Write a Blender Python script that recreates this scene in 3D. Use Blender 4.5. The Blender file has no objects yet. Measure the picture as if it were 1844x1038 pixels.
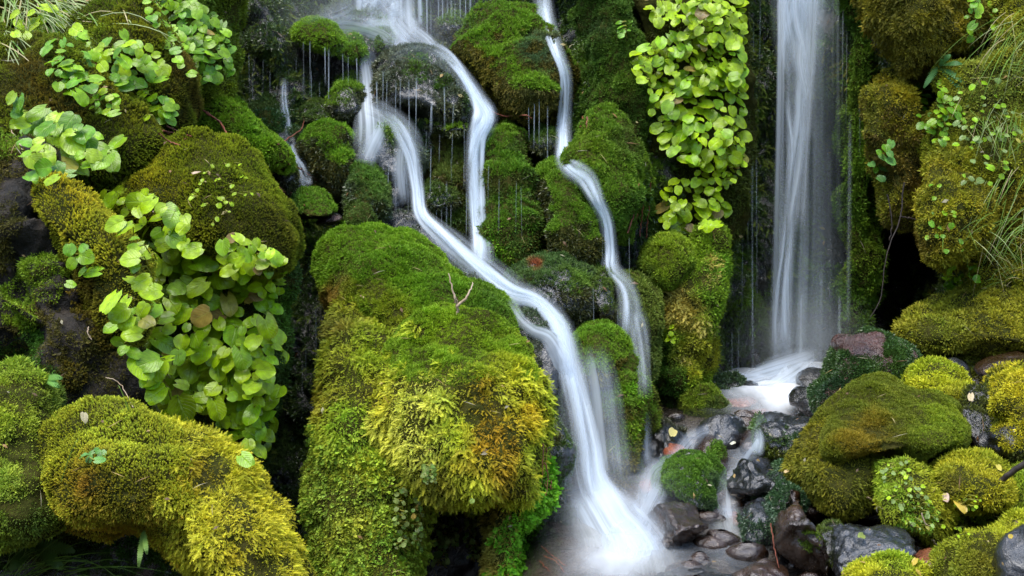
import bpy, math, random
import numpy as np
from mathutils import Vector
from mathutils.bvhtree import BVHTree

rng = np.random.default_rng(11)
random.seed(5)
C = bpy.context.scene.collection
TH = math.tan(math.radians(45) / 2)      # half horizontal field of view
CZ = 1.2                                  # camera height


def at(px, py, Y):
    px = np.asarray(px, float); py = np.asarray(py, float); Y = np.asarray(Y, float)
    return np.stack(np.broadcast_arrays((px - 922) / 922 * TH * Y, Y, CZ - (py - 519) / 922 * TH * Y), -1)


def to_px(P):
    k = 922 / (TH * np.maximum(P[:, 1], .1))
    return 922 + P[:, 0] * k, 519 - (P[:, 2] - CZ) * k


def pxm(Y):
    return TH * Y / 922


# ------------------------------------------------------------------ noise
def _h(ix, iy, iz, seed):
    n = (ix * 374761393 + iy * 668265263 + iz * 2147483647 + seed * 974711) & 0xffffffff
    n = ((n ^ (n >> 13)) * 1274126177) & 0xffffffff
    n = ((n ^ (n >> 16)) * 2246822519) & 0xffffffff
    return ((n ^ (n >> 15)) & 0xffffff) / 0xffffff


def noise(P, f, seed=0):
    Q = P * f + seed * 3.17
    I = np.floor(Q).astype(np.int64); F = Q - I
    F = F * F * (3 - 2 * F)
    out = 0
    for dx in (0, 1):
        for dy in (0, 1):
            for dz in (0, 1):
                w = (F[:, 0] if dx else 1 - F[:, 0]) * (F[:, 1] if dy else 1 - F[:, 1]) * (F[:, 2] if dz else 1 - F[:, 2])
                out = out + w * _h(I[:, 0] + dx, I[:, 1] + dy, I[:, 2] + dz, seed)
    return out * 2 - 1


def fbm(P, f, seed=0, o=4, g=.5):
    a, s = 1, 0
    for k in range(o):
        s = s + a * noise(P, f * 2 ** k, seed + k * 7)
        a *= g
    return s


def nrm(v):
    return v / np.maximum(np.linalg.norm(v, axis=-1, keepdims=True), 1e-9)


# ------------------------------------------------------------------ mesh output
LOC = {}


def empty(name, label, cat, loc, group=None):
    o = bpy.data.objects.new(name, None)
    C.objects.link(o)
    o.empty_display_size = .05
    o.location = loc
    LOC[o.name] = np.array(loc, float)
    tag(o, label, cat, group)
    return o


def tag(o, label=None, cat=None, group=None, kind=None):
    if label: o['label'] = label
    if cat: o['category'] = cat
    if group: o['group'] = group
    if kind: o['kind'] = kind
    return o


def mesh_obj(name, V, F, mat, parent=None, col=None, uv=None, op=None, smooth=False, label=None):
    """F: (n,3) or (n,4) int array, or a list of such arrays."""
    Fs = F if isinstance(F, list) else [F]
    V = np.asarray(V, float)
    root = parent
    while root is not None and root.parent is not None:
        root = root.parent
    if root is not None:
        V = V - LOC[root.name]
    me = bpy.data.meshes.new(name)
    me.vertices.add(len(V))
    me.vertices.foreach_set('co', V.astype(np.float32).ravel())
    loops = np.concatenate([f.ravel() for f in Fs]).astype(np.int32)
    tot = np.concatenate([np.full(len(f), f.shape[1]) for f in Fs]).astype(np.int32)
    st = np.concatenate([[0], np.cumsum(tot)[:-1]]).astype(np.int32)
    me.loops.add(len(loops)); me.loops.foreach_set('vertex_index', loops)
    me.polygons.add(len(tot)); me.polygons.foreach_set('loop_start', st)
    me.polygons.foreach_set('loop_total', tot)
    me.polygons.foreach_set('use_smooth', np.full(len(tot), bool(smooth)))
    if col is not None:
        a = me.attributes.new('Col', 'FLOAT_COLOR', 'POINT')
        c = np.ones((len(V), 4), np.float32); c[:, :3] = col
        a.data.foreach_set('color', c.ravel())
    if op is not None:
        a = me.attributes.new('op', 'FLOAT', 'POINT')
        a.data.foreach_set('value', np.asarray(op, np.float32))
    if uv is not None:
        a = me.attributes.new('flow', 'FLOAT_VECTOR', 'POINT')
        u3 = np.zeros((len(V), 3), np.float32); u3[:, :uv.shape[1]] = uv
        a.data.foreach_set('vector', u3.ravel())
    me.update(calc_edges=True)
    me.materials.append(mat)
    o = bpy.data.objects.new(name, me)
    C.objects.link(o)
    if parent is not None: o.parent = parent
    if label: o['label'] = label
    return o


# ------------------------------------------------------------------ materials
def newmat(name):
    m = bpy.data.materials.new(name); m.use_nodes = True
    nt = m.node_tree; nt.nodes.clear()
    out = nt.nodes.new('ShaderNodeOutputMaterial')
    return m, nt, out


def N(nt, t, **kw):
    n = nt.nodes.new(t)
    for k, v in kw.items():
        if k in n.inputs: n.inputs[k].default_value = v
        else: setattr(n, k, v)
    return n


def ramp(nt, fac, stops):
    r = nt.nodes.new('ShaderNodeValToRGB')
    e = r.color_ramp.elements
    while len(e) < len(stops): e.new(.5)
    for q, (p, c) in zip(e, stops):
        q.position = p; q.color = (*c, 1) if len(c) == 3 else c
    nt.links.new(fac, r.inputs[0])
    return r.outputs[0]


def leafy_mat(name, rough, transl, spec=.4):
    """Moss and foliage: the colour is the plant's own, carried by the mesh."""
    m, nt, out = newmat(name); L = nt.links.new
    a = N(nt, 'ShaderNodeAttribute', attribute_name='Col')
    p = N(nt, 'ShaderNodeBsdfPrincipled', Roughness=rough)
    p.inputs['Specular IOR Level'].default_value = spec
    t = N(nt, 'ShaderNodeBsdfTranslucent')
    mx = N(nt, 'ShaderNodeMixShader', Fac=transl)
    L(a.outputs['Color'], p.inputs['Base Color']); L(a.outputs['Color'], t.inputs['Color'])
    L(p.outputs[0], mx.inputs[1]); L(t.outputs[0], mx.inputs[2]); L(mx.outputs[0], out.inputs[0])
    return m


def leaf_mat(name):
    m, nt, out = newmat(name); L = nt.links.new
    a = N(nt, 'ShaderNodeAttribute', attribute_name='Col')
    fl = N(nt, 'ShaderNodeAttribute', attribute_name='flow')      # x across -1..1, y along 0..1
    sx = N(nt, 'ShaderNodeSeparateXYZ'); L(fl.outputs['Vector'], sx.inputs[0])
    ab = N(nt, 'ShaderNodeMath', operation='ABSOLUTE'); L(sx.outputs[0], ab.inputs[0])
    # side veins: sin(14*(along - .55*|across|))
    m1 = N(nt, 'ShaderNodeMath', operation='MULTIPLY_ADD'); L(ab.outputs[0], m1.inputs[0]); m1.inputs[1].default_value = -.5; L(sx.outputs[1], m1.inputs[2])
    m2 = N(nt, 'ShaderNodeMath', operation='MULTIPLY'); L(m1.outputs[0], m2.inputs[0]); m2.inputs[1].default_value = 38
    m3 = N(nt, 'ShaderNodeMath', operation='SINE'); L(m2.outputs[0], m3.inputs[0])
    v1 = ramp(nt, m3.outputs[0], [(.72, (0, 0, 0)), (.98, (1, 1, 1))])
    v2 = ramp(nt, ab.outputs[0], [(.0, (1, 1, 1)), (.09, (0, 0, 0))])
    mxv = N(nt, 'ShaderNodeMath', operation='MAXIMUM'); L(v1, mxv.inputs[0]); L(v2, mxv.inputs[1])
    sc = N(nt, 'ShaderNodeMath', operation='MULTIPLY'); L(mxv.outputs[0], sc.inputs[0]); sc.inputs[1].default_value = .3
    tc = N(nt, 'ShaderNodeNewGeometry')
    no = N(nt, 'ShaderNodeTexNoise', Scale=45.0, Detail=3.0); L(tc.outputs['Position'], no.inputs['Vector'])
    hv = N(nt, 'ShaderNodeHueSaturation'); L(a.outputs['Color'], hv.inputs['Color'])
    mr = N(nt, 'ShaderNodeMapRange'); L(no.outputs[0], mr.inputs[0]); mr.inputs[1].default_value = .3; mr.inputs[2].default_value = .7; mr.inputs[3].default_value = .75; mr.inputs[4].default_value = 1.2
    L(mr.outputs[0], hv.inputs['Value'])
    mc = N(nt, 'ShaderNodeMix', data_type='RGBA'); L(sc.outputs[0], mc.inputs[0]); L(hv.outputs[0], mc.inputs[6]); mc.inputs[7].default_value = (.4, .52, .08, 1)
    bp = N(nt, 'ShaderNodeBump', Strength=.5, Distance=.002, invert=True); L(mxv.outputs[0], bp.inputs['Height'])
    p = N(nt, 'ShaderNodeBsdfPrincipled', Roughness=.36)
    p.inputs['Specular IOR Level'].default_value = .5
    L(mc.outputs[2], p.inputs['Base Color']); L(bp.outputs[0], p.inputs['Normal'])
    p.inputs['Roughness'].default_value = .26; p.inputs['Specular IOR Level'].default_value = .38
    t = N(nt, 'ShaderNodeBsdfTranslucent'); L(mc.outputs[2], t.inputs['Color'])
    mx = N(nt, 'ShaderNodeMixShader', Fac=.3)
    L(p.outputs[0], mx.inputs[1]); L(t.outputs[0], mx.inputs[2]); L(mx.outputs[0], out.inputs[0])
    return m


def rock_mat(name, c0, c1, c2, rough=(.12, .5), bump=.9, scale=9.0, spec=.5):
    m, nt, out = newmat(name); L = nt.links.new
    g = N(nt, 'ShaderNodeNewGeometry')
    n1 = N(nt, 'ShaderNodeTexNoise', Scale=scale, Detail=8.0, Roughness=.65); L(g.outputs['Position'], n1.inputs['Vector'])
    n2 = N(nt, 'ShaderNodeTexNoise', Scale=scale * 5, Detail=6.0, Roughness=.7); L(g.outputs['Position'], n2.inputs['Vector'])
    vo = N(nt, 'ShaderNodeTexVoronoi', Scale=scale * 4, feature='SMOOTH_F1'); L(g.outputs['Position'], vo.inputs['Vector'])
    col = ramp(nt, n1.outputs[0], [(.3, c0), (.5, c1), (.72, c2)])
    hs = N(nt, 'ShaderNodeMapRange'); L(n2.outputs[0], hs.inputs[0]); hs.inputs[1].default_value = .3; hs.inputs[2].default_value = .7; hs.inputs[3].default_value = .6; hs.inputs[4].default_value = 1.35
    hv = N(nt, 'ShaderNodeHueSaturation'); L(col, hv.inputs['Color']); L(hs.outputs[0], hv.inputs['Value'])
    ro = N(nt, 'ShaderNodeMapRange'); L(n2.outputs[0], ro.inputs[0]); ro.inputs[1].default_value = .35; ro.inputs[2].default_value = .65; ro.inputs[3].default_value = rough[0]; ro.inputs[4].default_value = rough[1]
    ad = N(nt, 'ShaderNodeMath', operation='MULTIPLY_ADD'); L(vo.outputs['Distance'], ad.inputs[0]); ad.inputs[1].default_value = .6; L(n2.outputs[0], ad.inputs[2])
    bp = N(nt, 'ShaderNodeBump', Strength=bump, Distance=.022); L(ad.outputs[0], bp.inputs['Height'])
    p = N(nt, 'ShaderNodeBsdfPrincipled')
    p.inputs['Specular IOR Level'].default_value = spec
    L(hv.outputs[0], p.inputs['Base Color']); L(ro.outputs[0], p.inputs['Roughness']); L(bp.outputs[0], p.inputs['Normal'])
    if rough[0] < .3:
        p.inputs['Coat Weight'].default_value = 1; p.inputs['Coat Roughness'].default_value = .04; L(bp.outputs[0], p.inputs['Coat Normal'])
    L(p.outputs[0], out.inputs[0])
    return m


def water_mat(name, sx, sy, lo, hi, col=(.76, .84, .92)):
    """Silky falling water: white aerated strands, clear between them."""
    m, nt, out = newmat(name); L = nt.links.new
    fl = N(nt, 'ShaderNodeAttribute', attribute_name='flow')
    op = N(nt, 'ShaderNodeAttribute', attribute_name='op')
    mp = N(nt, 'ShaderNodeMapping'); mp.inputs['Scale'].default_value = (sx, sy, 1); L(fl.outputs['Vector'], mp.inputs[0])
    n1 = N(nt, 'ShaderNodeTexNoise', Scale=1.0, Detail=3.0, Roughness=.5); L(mp.outputs[0], n1.inputs['Vector'])
    r = N(nt, 'ShaderNodeMapRange', interpolation_type='SMOOTHSTEP'); L(n1.outputs[0], r.inputs[0]); r.inputs[1].default_value = .3; r.inputs[2].default_value = .68; r.inputs[3].default_value = lo; r.inputs[4].default_value = hi
    al = N(nt, 'ShaderNodeMath', operation='MULTIPLY', use_clamp=True); L(r.outputs[0], al.inputs[0]); L(op.outputs['Fac'], al.inputs[1])
    d = N(nt, 'ShaderNodeBsdfDiffuse', Color=(*col, 1)); t = N(nt, 'ShaderNodeBsdfTranslucent', Color=(*col, 1))
    mx = N(nt, 'ShaderNodeMixShader', Fac=.45); L(d.outputs[0], mx.inputs[1]); L(t.outputs[0], mx.inputs[2])
    tr = N(nt, 'ShaderNodeBsdfTransparent')
    fin = N(nt, 'ShaderNodeMixShader'); L(al.outputs[0], fin.inputs[0]); L(tr.outputs[0], fin.inputs[1]); L(mx.outputs[0], fin.inputs[2])
    L(fin.outputs[0], out.inputs[0])
    return m


def pool_mat(name):
    m, nt, out = newmat(name); L = nt.links.new
    op = N(nt, 'ShaderNodeAttribute', attribute_name='op')
    g = N(nt, 'ShaderNodeNewGeometry')
    mp = N(nt, 'ShaderNodeMapping'); mp.inputs['Scale'].default_value = (14, 5, 5); L(g.outputs['Position'], mp.inputs[0])
    n1 = N(nt, 'ShaderNodeTexNoise', Scale=1.0, Detail=4.0); L(mp.outputs[0], n1.inputs['Vector'])
    r = N(nt, 'ShaderNodeMapRange'); L(n1.outputs[0], r.inputs[0]); r.inputs[1].default_value = .3; r.inputs[2].default_value = .7; r.inputs[3].default_value = .55; r.inputs[4].default_value = 1.15
    al = N(nt, 'ShaderNodeMath', operation='MULTIPLY', use_clamp=True); L(r.outputs[0], al.inputs[0]); L(op.outputs['Fac'], al.inputs[1])
    tr = N(nt, 'ShaderNodeBsdfTransparent', Color=(.9, .88, .84, 1))
    bp = N(nt, 'ShaderNodeBump', Strength=.15, Distance=.02); L(n1.outputs[0], bp.inputs['Height'])
    gl = N(nt, 'ShaderNodeBsdfGlossy', Roughness=.12); L(bp.outputs[0], gl.inputs['Normal'])
    fr = N(nt, 'ShaderNodeFresnel', IOR=1.33); L(bp.outputs[0], fr.inputs['Normal'])
    w = N(nt, 'ShaderNodeMixShader'); L(fr.outputs[0], w.inputs[0]); L(tr.outputs[0], w.inputs[1]); L(gl.outputs[0], w.inputs[2])
    d = N(nt, 'ShaderNodeBsdfDiffuse', Color=(.84, .88, .92, 1))
    fin = N(nt, 'ShaderNodeMixShader'); L(al.outputs[0], fin.inputs[0]); L(w.outputs[0], fin.inputs[1]); L(d.outputs[0], fin.inputs[2])
    L(fin.outputs[0], out.inputs[0])
    return m


def plain_mat(name, c0, c1, rough=.6, scale=60.0):
    m, nt, out = newmat(name); L = nt.links.new
    g = N(nt, 'ShaderNodeNewGeometry')
    n1 = N(nt, 'ShaderNodeTexNoise', Scale=scale, Detail=4.0); L(g.outputs['Position'], n1.inputs['Vector'])
    p = N(nt, 'ShaderNodeBsdfPrincipled', Roughness=rough)
    L(ramp(nt, n1.outputs[0], [(.35, c0), (.65, c1)]), p.inputs['Base Color'])
    L(p.outputs[0], out.inputs[0])
    return m


M = dict(
    moss=leafy_mat('moss', .65, .25, .25),
    wetmoss=leafy_mat('wet_moss', .32, .15, .5),
    leaf=leaf_mat('broad_leaf'),
    grass=leafy_mat('grass', .5, .3, .3),
    rock=rock_mat('wet_dark_rock', (.004, .004, .004), (.01, .009, .008), (.026, .023, .02), (.05, .25), .45),
    soil=rock_mat('mossy_soil', (.02, .024, .005), (.04, .042, .008), (.06, .05, .012), (.7, .95), .7, 14.0, .05),
    brown=rock_mat('wet_brown_rock', (.012, .006, .003), (.028, .013, .006), (.06, .03, .014), (.08, .34), .5, 7.0),
    grey=rock_mat('wet_grey_rock', (.008, .008, .009), (.02, .02, .021), (.05, .048, .048), (.05, .22), .5, 7.0),
    red=rock_mat('red_stone', (.1, .03, .014), (.2, .055, .025), (.28, .09, .045), (.15, .4), .3, 12.0),
    wetred=rock_mat('wet_red_rock', (.02, .008, .006), (.06, .02, .014), (.12, .045, .03), (.08, .35), .9, 9.0),
    face=rock_mat('bark_like_rock', (.01, .009, .006), (.03, .024, .017), (.07, .055, .042), (.4, .8), 1.0, 11.0, .25),
    cliff=rock_mat('cliff_rock', (.004, .005, .004), (.011, .012, .009), (.028, .026, .02), (.15, .6), .8, 8.0),
    bed=rock_mat('stream_bed', (.02, .014, .009), (.05, .032, .02), (.11, .07, .05), (.15, .5), .8, 14.0),
    fall=water_mat('silky_water', 4.0, .4, .45, 1.1),
    veil=water_mat('water_veil', 3.0, .15, .25, 1.0, (.68, .8, .86)),
    drip=water_mat('water_thread', 1.0, 2.5, .4, 1.1),
    pool=pool_mat('pool_water'),
    forest=plain_mat('forest_cover', (.012, .025, .006), (.05, .08, .02), .8, 6.0),
    twig=plain_mat('pale_twig', (.3, .2, .12), (.5, .38, .26)),
    root=plain_mat('red_root', (.12, .03, .015), (.3, .09, .045)),
    bark=plain_mat('dark_bark', (.015, .01, .008), (.05, .035, .025)),
    dry=plain_mat('dry_leaf', (.5, .32, .08), (.7, .5, .18)),
)

# ------------------------------------------------------------------ solids traced in outline, with real depth
ALLV, ALLF = [], []
NV = 0


def smooth_closed(P, n):
    P = np.asarray(P, float); k = len(P)
    t = np.linspace(0, k, n, endpoint=False); i = t.astype(int); f = (t - i)[:, None]
    a, b, c, d = P[(i - 1) % k], P[i % k], P[(i + 1) % k], P[(i + 2) % k]
    S = .5 * ((2 * b) + (-a + c) * f + (2 * a - 5 * b + 4 * c - d) * f ** 2 + (-a + 3 * b - 3 * c + d) * f ** 3)
    L = np.concatenate([[0], np.cumsum(np.linalg.norm(np.diff(np.vstack([S, S[:1]]), axis=0), axis=1))])
    q = np.linspace(0, L[-1], n, endpoint=False)
    S2 = np.vstack([S, S[:1]])
    return np.stack([np.interp(q, L, S2[:, 0]), np.interp(q, L, S2[:, 1])], 1)


def smooth_open(P, n):
    P = np.asarray(P, float)
    Q = np.vstack([2 * P[0] - P[1], P, 2 * P[-1] - P[-2]]); k = len(P)
    t = np.linspace(0, k - 1 - 1e-6, n); i = t.astype(int); f = (t - i)[:, None]
    a, b, c, d = Q[i], Q[i + 1], Q[i + 2], Q[i + 3]
    return .5 * ((2 * b) + (-a + c) * f + (2 * a - 5 * b + 4 * c - d) * f ** 2 + (-a + 3 * b - 3 * c + d) * f ** 3)


def vnormals(V, F):
    n = np.zeros_like(V)
    fn = np.cross(V[F[:, 1]] - V[F[:, 0]], V[F[:, 2]] - V[F[:, 0]])
    for k in range(F.shape[1]): np.add.at(n, F[:, k], fn)
    return nrm(n)


def body(outline, Y, front, back, lean=0., lump=.03, lf=7., seed=0, box=.75, c=None, ang=0., grit=0., res=1.):
    """closed solid: its silhouette follows the outline at distance Y and it swells towards and away from the viewer"""
    P = np.asarray(outline, float)
    per = np.linalg.norm(np.diff(np.vstack([P, P[:1]]), axis=0), axis=1).sum()
    n = int(np.clip(per / 7 * res, 28, 190)); r = int(np.clip(n * .42, 14, 76))
    S = smooth_closed(P, n)
    if c is None: c = S.mean(0)
    c = np.asarray(c, float)
    hgt = max(np.ptp(P[:, 1]), 1)
    ph = np.linspace(-math.pi / 2, math.pi / 2, r + 2)[1:-1]
    V = []
    for p in ph:
        f = math.cos(p) ** box; d = math.sin(p)
        q = c + f * (S - c)
        y = Y - (front if d > 0 else back) * np.sign(d) * abs(d) ** .95 + lean * (c[1] - q[:, 1]) / hgt
        V.append(at(q[:, 0], q[:, 1], y))
    V = np.concatenate(V)
    i, j = np.meshgrid(np.arange(r - 1), np.arange(n), indexing='ij'); i = i.ravel(); j = j.ravel()
    F = np.stack([i * n + j, i * n + (j + 1) % n, (i + 1) * n + (j + 1) % n, (i + 1) * n + j], 1)
    V = np.vstack([V, at(c[0], c[1], Y + back), at(c[0], c[1], Y - front)])
    b, t = len(V) - 2, len(V) - 1
    J = np.arange(n)
    T = np.concatenate([np.stack([np.full(n, b), (J + 1) % n, J], 1), np.stack([np.full(n, t), (r - 1) * n + J, (r - 1) * n + (J + 1) % n], 1)])
    tri = np.concatenate([F[:, [0, 1, 2]], F[:, [0, 2, 3]], T])
    nn = vnormals(V, tri)
    ctr = V.mean(0)
    if ((V - ctr) * nn).sum() < 0:
        tri = tri[:, ::-1]; F = F[:, ::-1]; T = T[:, ::-1]; nn = -nn
    if ang > 0:      # angular, cracked stone: quantise the swelling by a few planes
        ext0 = np.ptp(V, axis=0); mid0 = (V.max(0) + V.min(0)) / 2
        for k in range(15):
            dn = nrm(rng.normal(size=3)); s = (V - ctr) @ dn; lim = np.quantile(s, .70 + .18 * rng.random())
            V = V - np.maximum(s - lim, 0)[:, None] * dn * ang
        V = ctr + (V - ctr) * (ext0 / np.maximum(np.ptp(V, axis=0), 1e-6)); V += mid0 - (V.max(0) + V.min(0)) / 2
        nn = vnormals(V, tri)
    V = V + nn * (lump * (1.35 * fbm(V, lf, seed, 5, .5) + .9 * noise(V, lf * .55, seed + 19)))[:, None]
    if grit:
        nn = vnormals(V, tri)
        V = V + nn * (grit * (1 - 2 * np.abs(fbm(V, 26, seed + 5, 3, .55))))[:, None]
    return V, [F, T], tri


def register(V, tri):
    global NV
    ALLV.append(V); ALLF.append(tri + NV); NV += len(V)


# ------------------------------------------------------------------ moss
def tri_soup(ts):
    V = np.array([v for t in ts for v in t[0]], float); s = np.array([v for t in ts for v in t[1]], float)
    return V, np.arange(len(V)).reshape(-1, 3), s


def tmpl_cushion(k=7, spread=1.0):
    ts = []
    for q in range(k):
        a = q * 2.4 + random.random(); ti = spread * (.15 + .85 * random.random()) * .95
        d = np.array([math.cos(a) * math.sin(ti), math.sin(a) * math.sin(ti), math.cos(ti)])
        w = np.array([-math.sin(a), math.cos(a), 0]) * .15
        b = np.array([math.cos(a), math.sin(a), 0]) * .06
        L = .7 + .5 * random.random()
        mid = d * L * .45
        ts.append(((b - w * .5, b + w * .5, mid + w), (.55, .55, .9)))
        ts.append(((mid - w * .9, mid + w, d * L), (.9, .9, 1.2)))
    return tri_soup(ts)


def tmpl_frond(pairs=8):
    ts = []
    bend = -.1 + .2 * random.random()
    for k in range(pairs):
        t = (k + .6) / (pairs + .4)
        for s in (-1, 1):
            l = .27 * (1 - .62 * t) * (.75 + .5 * random.random())
            yb = bend * t * t
            b0 = np.array([0, yb, t - .05]); b1 = np.array([0, yb, t + .05])
            tip = np.array([s * l, yb + (.12 * random.random() - .04), t + .17 + .05 * random.random()])
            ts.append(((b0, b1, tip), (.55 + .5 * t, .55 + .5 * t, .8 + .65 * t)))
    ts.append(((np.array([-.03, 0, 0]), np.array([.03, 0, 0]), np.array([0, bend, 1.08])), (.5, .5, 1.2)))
    return tri_soup(ts)


def tmpl_brush(n=12):
    ts = []
    for k in range(n):
        t = (k + .5) / n; a = k * 2.399
        r = .2 * (1 - .35 * t)
        o = np.array([math.cos(a), math.sin(a), 0]); w = np.array([-math.sin(a), math.cos(a), 0]) * .1
        z = .25 + .65 * t
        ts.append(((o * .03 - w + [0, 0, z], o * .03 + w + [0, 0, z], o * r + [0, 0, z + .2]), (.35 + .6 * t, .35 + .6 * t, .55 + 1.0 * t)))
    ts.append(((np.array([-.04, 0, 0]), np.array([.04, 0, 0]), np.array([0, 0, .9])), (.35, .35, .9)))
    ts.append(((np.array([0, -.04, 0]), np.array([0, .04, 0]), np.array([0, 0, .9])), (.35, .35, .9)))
    return tri_soup(ts)


def tmpl_round(n=5):
    ts = []
    for k in range(n):
        c = np.array([(random.random() - .5) * .7, .1 + .15 * random.random(), (k + .5) / n])
        t = nrm(np.array([random.uniform(-.6, .6), 1, random.uniform(-.7, .4)])); u = nrm(np.cross(t, [0.3, 0, 1])); v = np.cross(t, u)
        R = .17 + .1 * random.random(); s = .8 + .45 * random.random()
        ring = [c + R * (math.cos(q * math.pi / 3) * u + math.sin(q * math.pi / 3) * v) for q in range(6)]
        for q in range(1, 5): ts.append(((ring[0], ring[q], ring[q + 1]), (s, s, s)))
    return tri_soup(ts)


TM = {
    'cushion': [tmpl_cushion() for _ in range(4)],
    'fluff': [tmpl_cushion(6, 1.5) for _ in range(4)],
    'frond': [tmpl_frond() for _ in range(5)],
    'brush': [tmpl_brush() for _ in range(3)],
    'creeper': [tmpl_round() for _ in range(5)],
}
#           size px, coverage, droop, jitter
KIND = {'cushion': (5.8, 3.2, -.2, .35), 'fluff': (8, 3.8, .15, .5), 'frond': (11.5, 5., .8, .55), 'brush': (8.5, 6., -.1, .28), 'creeper': (11.5, 2.2, .7, .5), 'wet': (7, 3.4, .5, .5)}


def scatter(V, tri, kind, size=1., cov=1., mask=('all',), seed=0, view=-.12, holes=True):
    sz, cv, droop, jit = KIND[kind]
    tn = 'cushion' if kind == 'wet' else kind
    a, b, c = V[tri[:, 0]], V[tri[:, 1]], V[tri[:, 2]]
    fn = np.cross(b - a, c - a); ar = np.linalg.norm(fn, axis=1) * .5; fn = nrm(fn)
    ce = (a + b + c) / 3
    px, py = to_px(ce)
    tocam = nrm(np.array([0, 0, CZ]) - ce)
    ok = ((fn * tocam).sum(1) > view) & (px > -80) & (px < 1924) & (py > -80) & (py < 1118)
    S = sz * size * pxm(ce[:, 1])
    rate = np.where(ok, ar * cv * cov / S ** 2, 0)
    n = int(rate.sum())
    if n < 1: return None
    idx = rng.choice(len(tri), n, p=rate / rate.sum())
    u, v = rng.random(n), rng.random(n); fl = u + v > 1; u[fl], v[fl] = 1 - u[fl], 1 - v[fl]
    vn = vnormals(V, tri)
    P = a[idx] + u[:, None] * (b - a)[idx] + v[:, None] * (c - a)[idx]
    Nn = nrm(vn[tri[idx, 0]] * (1 - u - v)[:, None] + vn[tri[idx, 1]] * u[:, None] + vn[tri[idx, 2]] * v[:, None])
    px, py = to_px(P)
    ns = fbm(P, 9, seed + 40, 3)
    keep = fbm(P, 24, seed + 71, 2) > (-1.02 if holes else -9)
    for mk in (mask if isinstance(mask, list) else [mask]):
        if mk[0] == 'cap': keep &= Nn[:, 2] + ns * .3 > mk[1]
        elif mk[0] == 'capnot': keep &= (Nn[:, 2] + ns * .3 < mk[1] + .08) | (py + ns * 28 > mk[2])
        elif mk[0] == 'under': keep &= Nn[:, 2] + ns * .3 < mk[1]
        elif mk[0] == 'patchy': keep &= ns > mk[1]
        elif mk[0] == 'y': keep &= (py + ns * 28 > mk[1]) & (py + ns * 28 < mk[2])
        elif mk[0] == 'x': keep &= (px + ns * 28 > mk[1]) & (px + ns * 28 < mk[2])
        elif mk[0] == 'spots':
            w = np.zeros(n, bool)
            for (x, y, rr) in mk[1]: w |= np.hypot(px - x, py - y) + ns * rr * .5 < rr
            keep &= w
        elif mk[0] == 'not':
            for (x, y, rr) in mk[1]: keep &= np.hypot(px - x, py - y) + ns * rr * .5 > rr
    P, Nn = P[keep], Nn[keep]
    return P, Nn, tn, sz * size, droop, jit


def grow(sc, base, patches=(), seed=0, var=.28, tipc=None):
    P, Nn, tn, sz, droop, jit = sc
    n = len(P)
    px, py = to_px(P)
    down = np.array([0, 0, -1.]) - Nn * (-Nn[:, 2:3])
    g = nrm(Nn * (1 - .5 * max(droop, 0)) + (down if droop > 0 else np.array([0, 0, -1.])) * droop + rng.normal(size=(n, 3)) * jit)
    x = nrm(np.cross(g, Nn + rng.normal(size=(n, 3)) * (.25 if tn in ('frond', 'creeper') else 2)))
    y = np.cross(x, g)
    y *= np.where((y * Nn).sum(1, keepdims=True) < 0, -1, 1)
    clump = np.clip(fbm(P, 16, seed + 3, 3), -.45, 1.1)
    s = sz * pxm(P[:, 1]) * (1 + .45 * clump) * rng.uniform(.7, 1.3, n)
    P = P + Nn * (clump * .006 * sz / 7 - .001 + ((.2 * s) if tn in ('frond', 'creeper') else 0))[:, None]
    col = np.tile(np.array(base, float), (n, 1))
    for q, (cx, cy, r, cc) in enumerate(patches):
        w = np.clip(1.25 - np.hypot(px - cx, py - cy) / r + .55 * fbm(P, 11, seed + 60 + q, 3), 0, 1)[:, None]
        w = w * w * (3 - 2 * w)
        col = col * (1 - w) + np.array(cc) * w
    hue = fbm(P, 5, seed + 9, 3)[:, None] * .22 + rng.normal(size=(n, 1)) * .1
    col = col * (1 + hue * np.array([1.0, .55, .3])) * (1 + var * rng.normal(size=(n, 1)) * .6 + .18 * clump[:, None])
    col = np.clip(col * (np.array([1.5, 1.42, 1.0]) if tn == 'cushion' else np.array([1.5, 1.6, .8])), .003, .8)
    which = rng.integers(0, len(TM[tn]), n)
    VV, CC, FF, o = [], [], [], 0
    for k, (T, TF, sh) in enumerate(TM[tn]):
        m = which == k
        if not m.any(): continue
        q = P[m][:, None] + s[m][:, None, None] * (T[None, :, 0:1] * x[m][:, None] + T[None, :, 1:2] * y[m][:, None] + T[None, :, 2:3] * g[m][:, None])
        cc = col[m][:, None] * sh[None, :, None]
        nn = len(q)
        VV.append(q.reshape(-1, 3)); CC.append(cc.reshape(-1, 3))
        FF.append((TF[None] + (np.arange(nn) * len(T))[:, None, None]).reshape(-1, 3) + o); o += nn * len(T)
    return np.concatenate(VV), np.concatenate(FF), np.concatenate(CC)


# colours of the living moss (real albedo)
GREEN = (.075, .15, .010); BRIGHT = (.12, .22, .013); LIME = (.2, .29, .03); OLIVE = (.14, .165, .014); YEL = (.4, .36, .05)
YGREEN = (.24, .27, .02); GOLD = (.3, .22, .015); ORANGE = (.27, .13, .012); RUST = (.1, .075, .014); BROWN = (.09, .075, .016)
DARK = (.036, .068, .02); DEEP = (.045, .1, .016); TEAL = (.045, .09, .045); GREY = (.08, .1, .06)
OLD = (.2, .19, .02)

SEED = [0]


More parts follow.
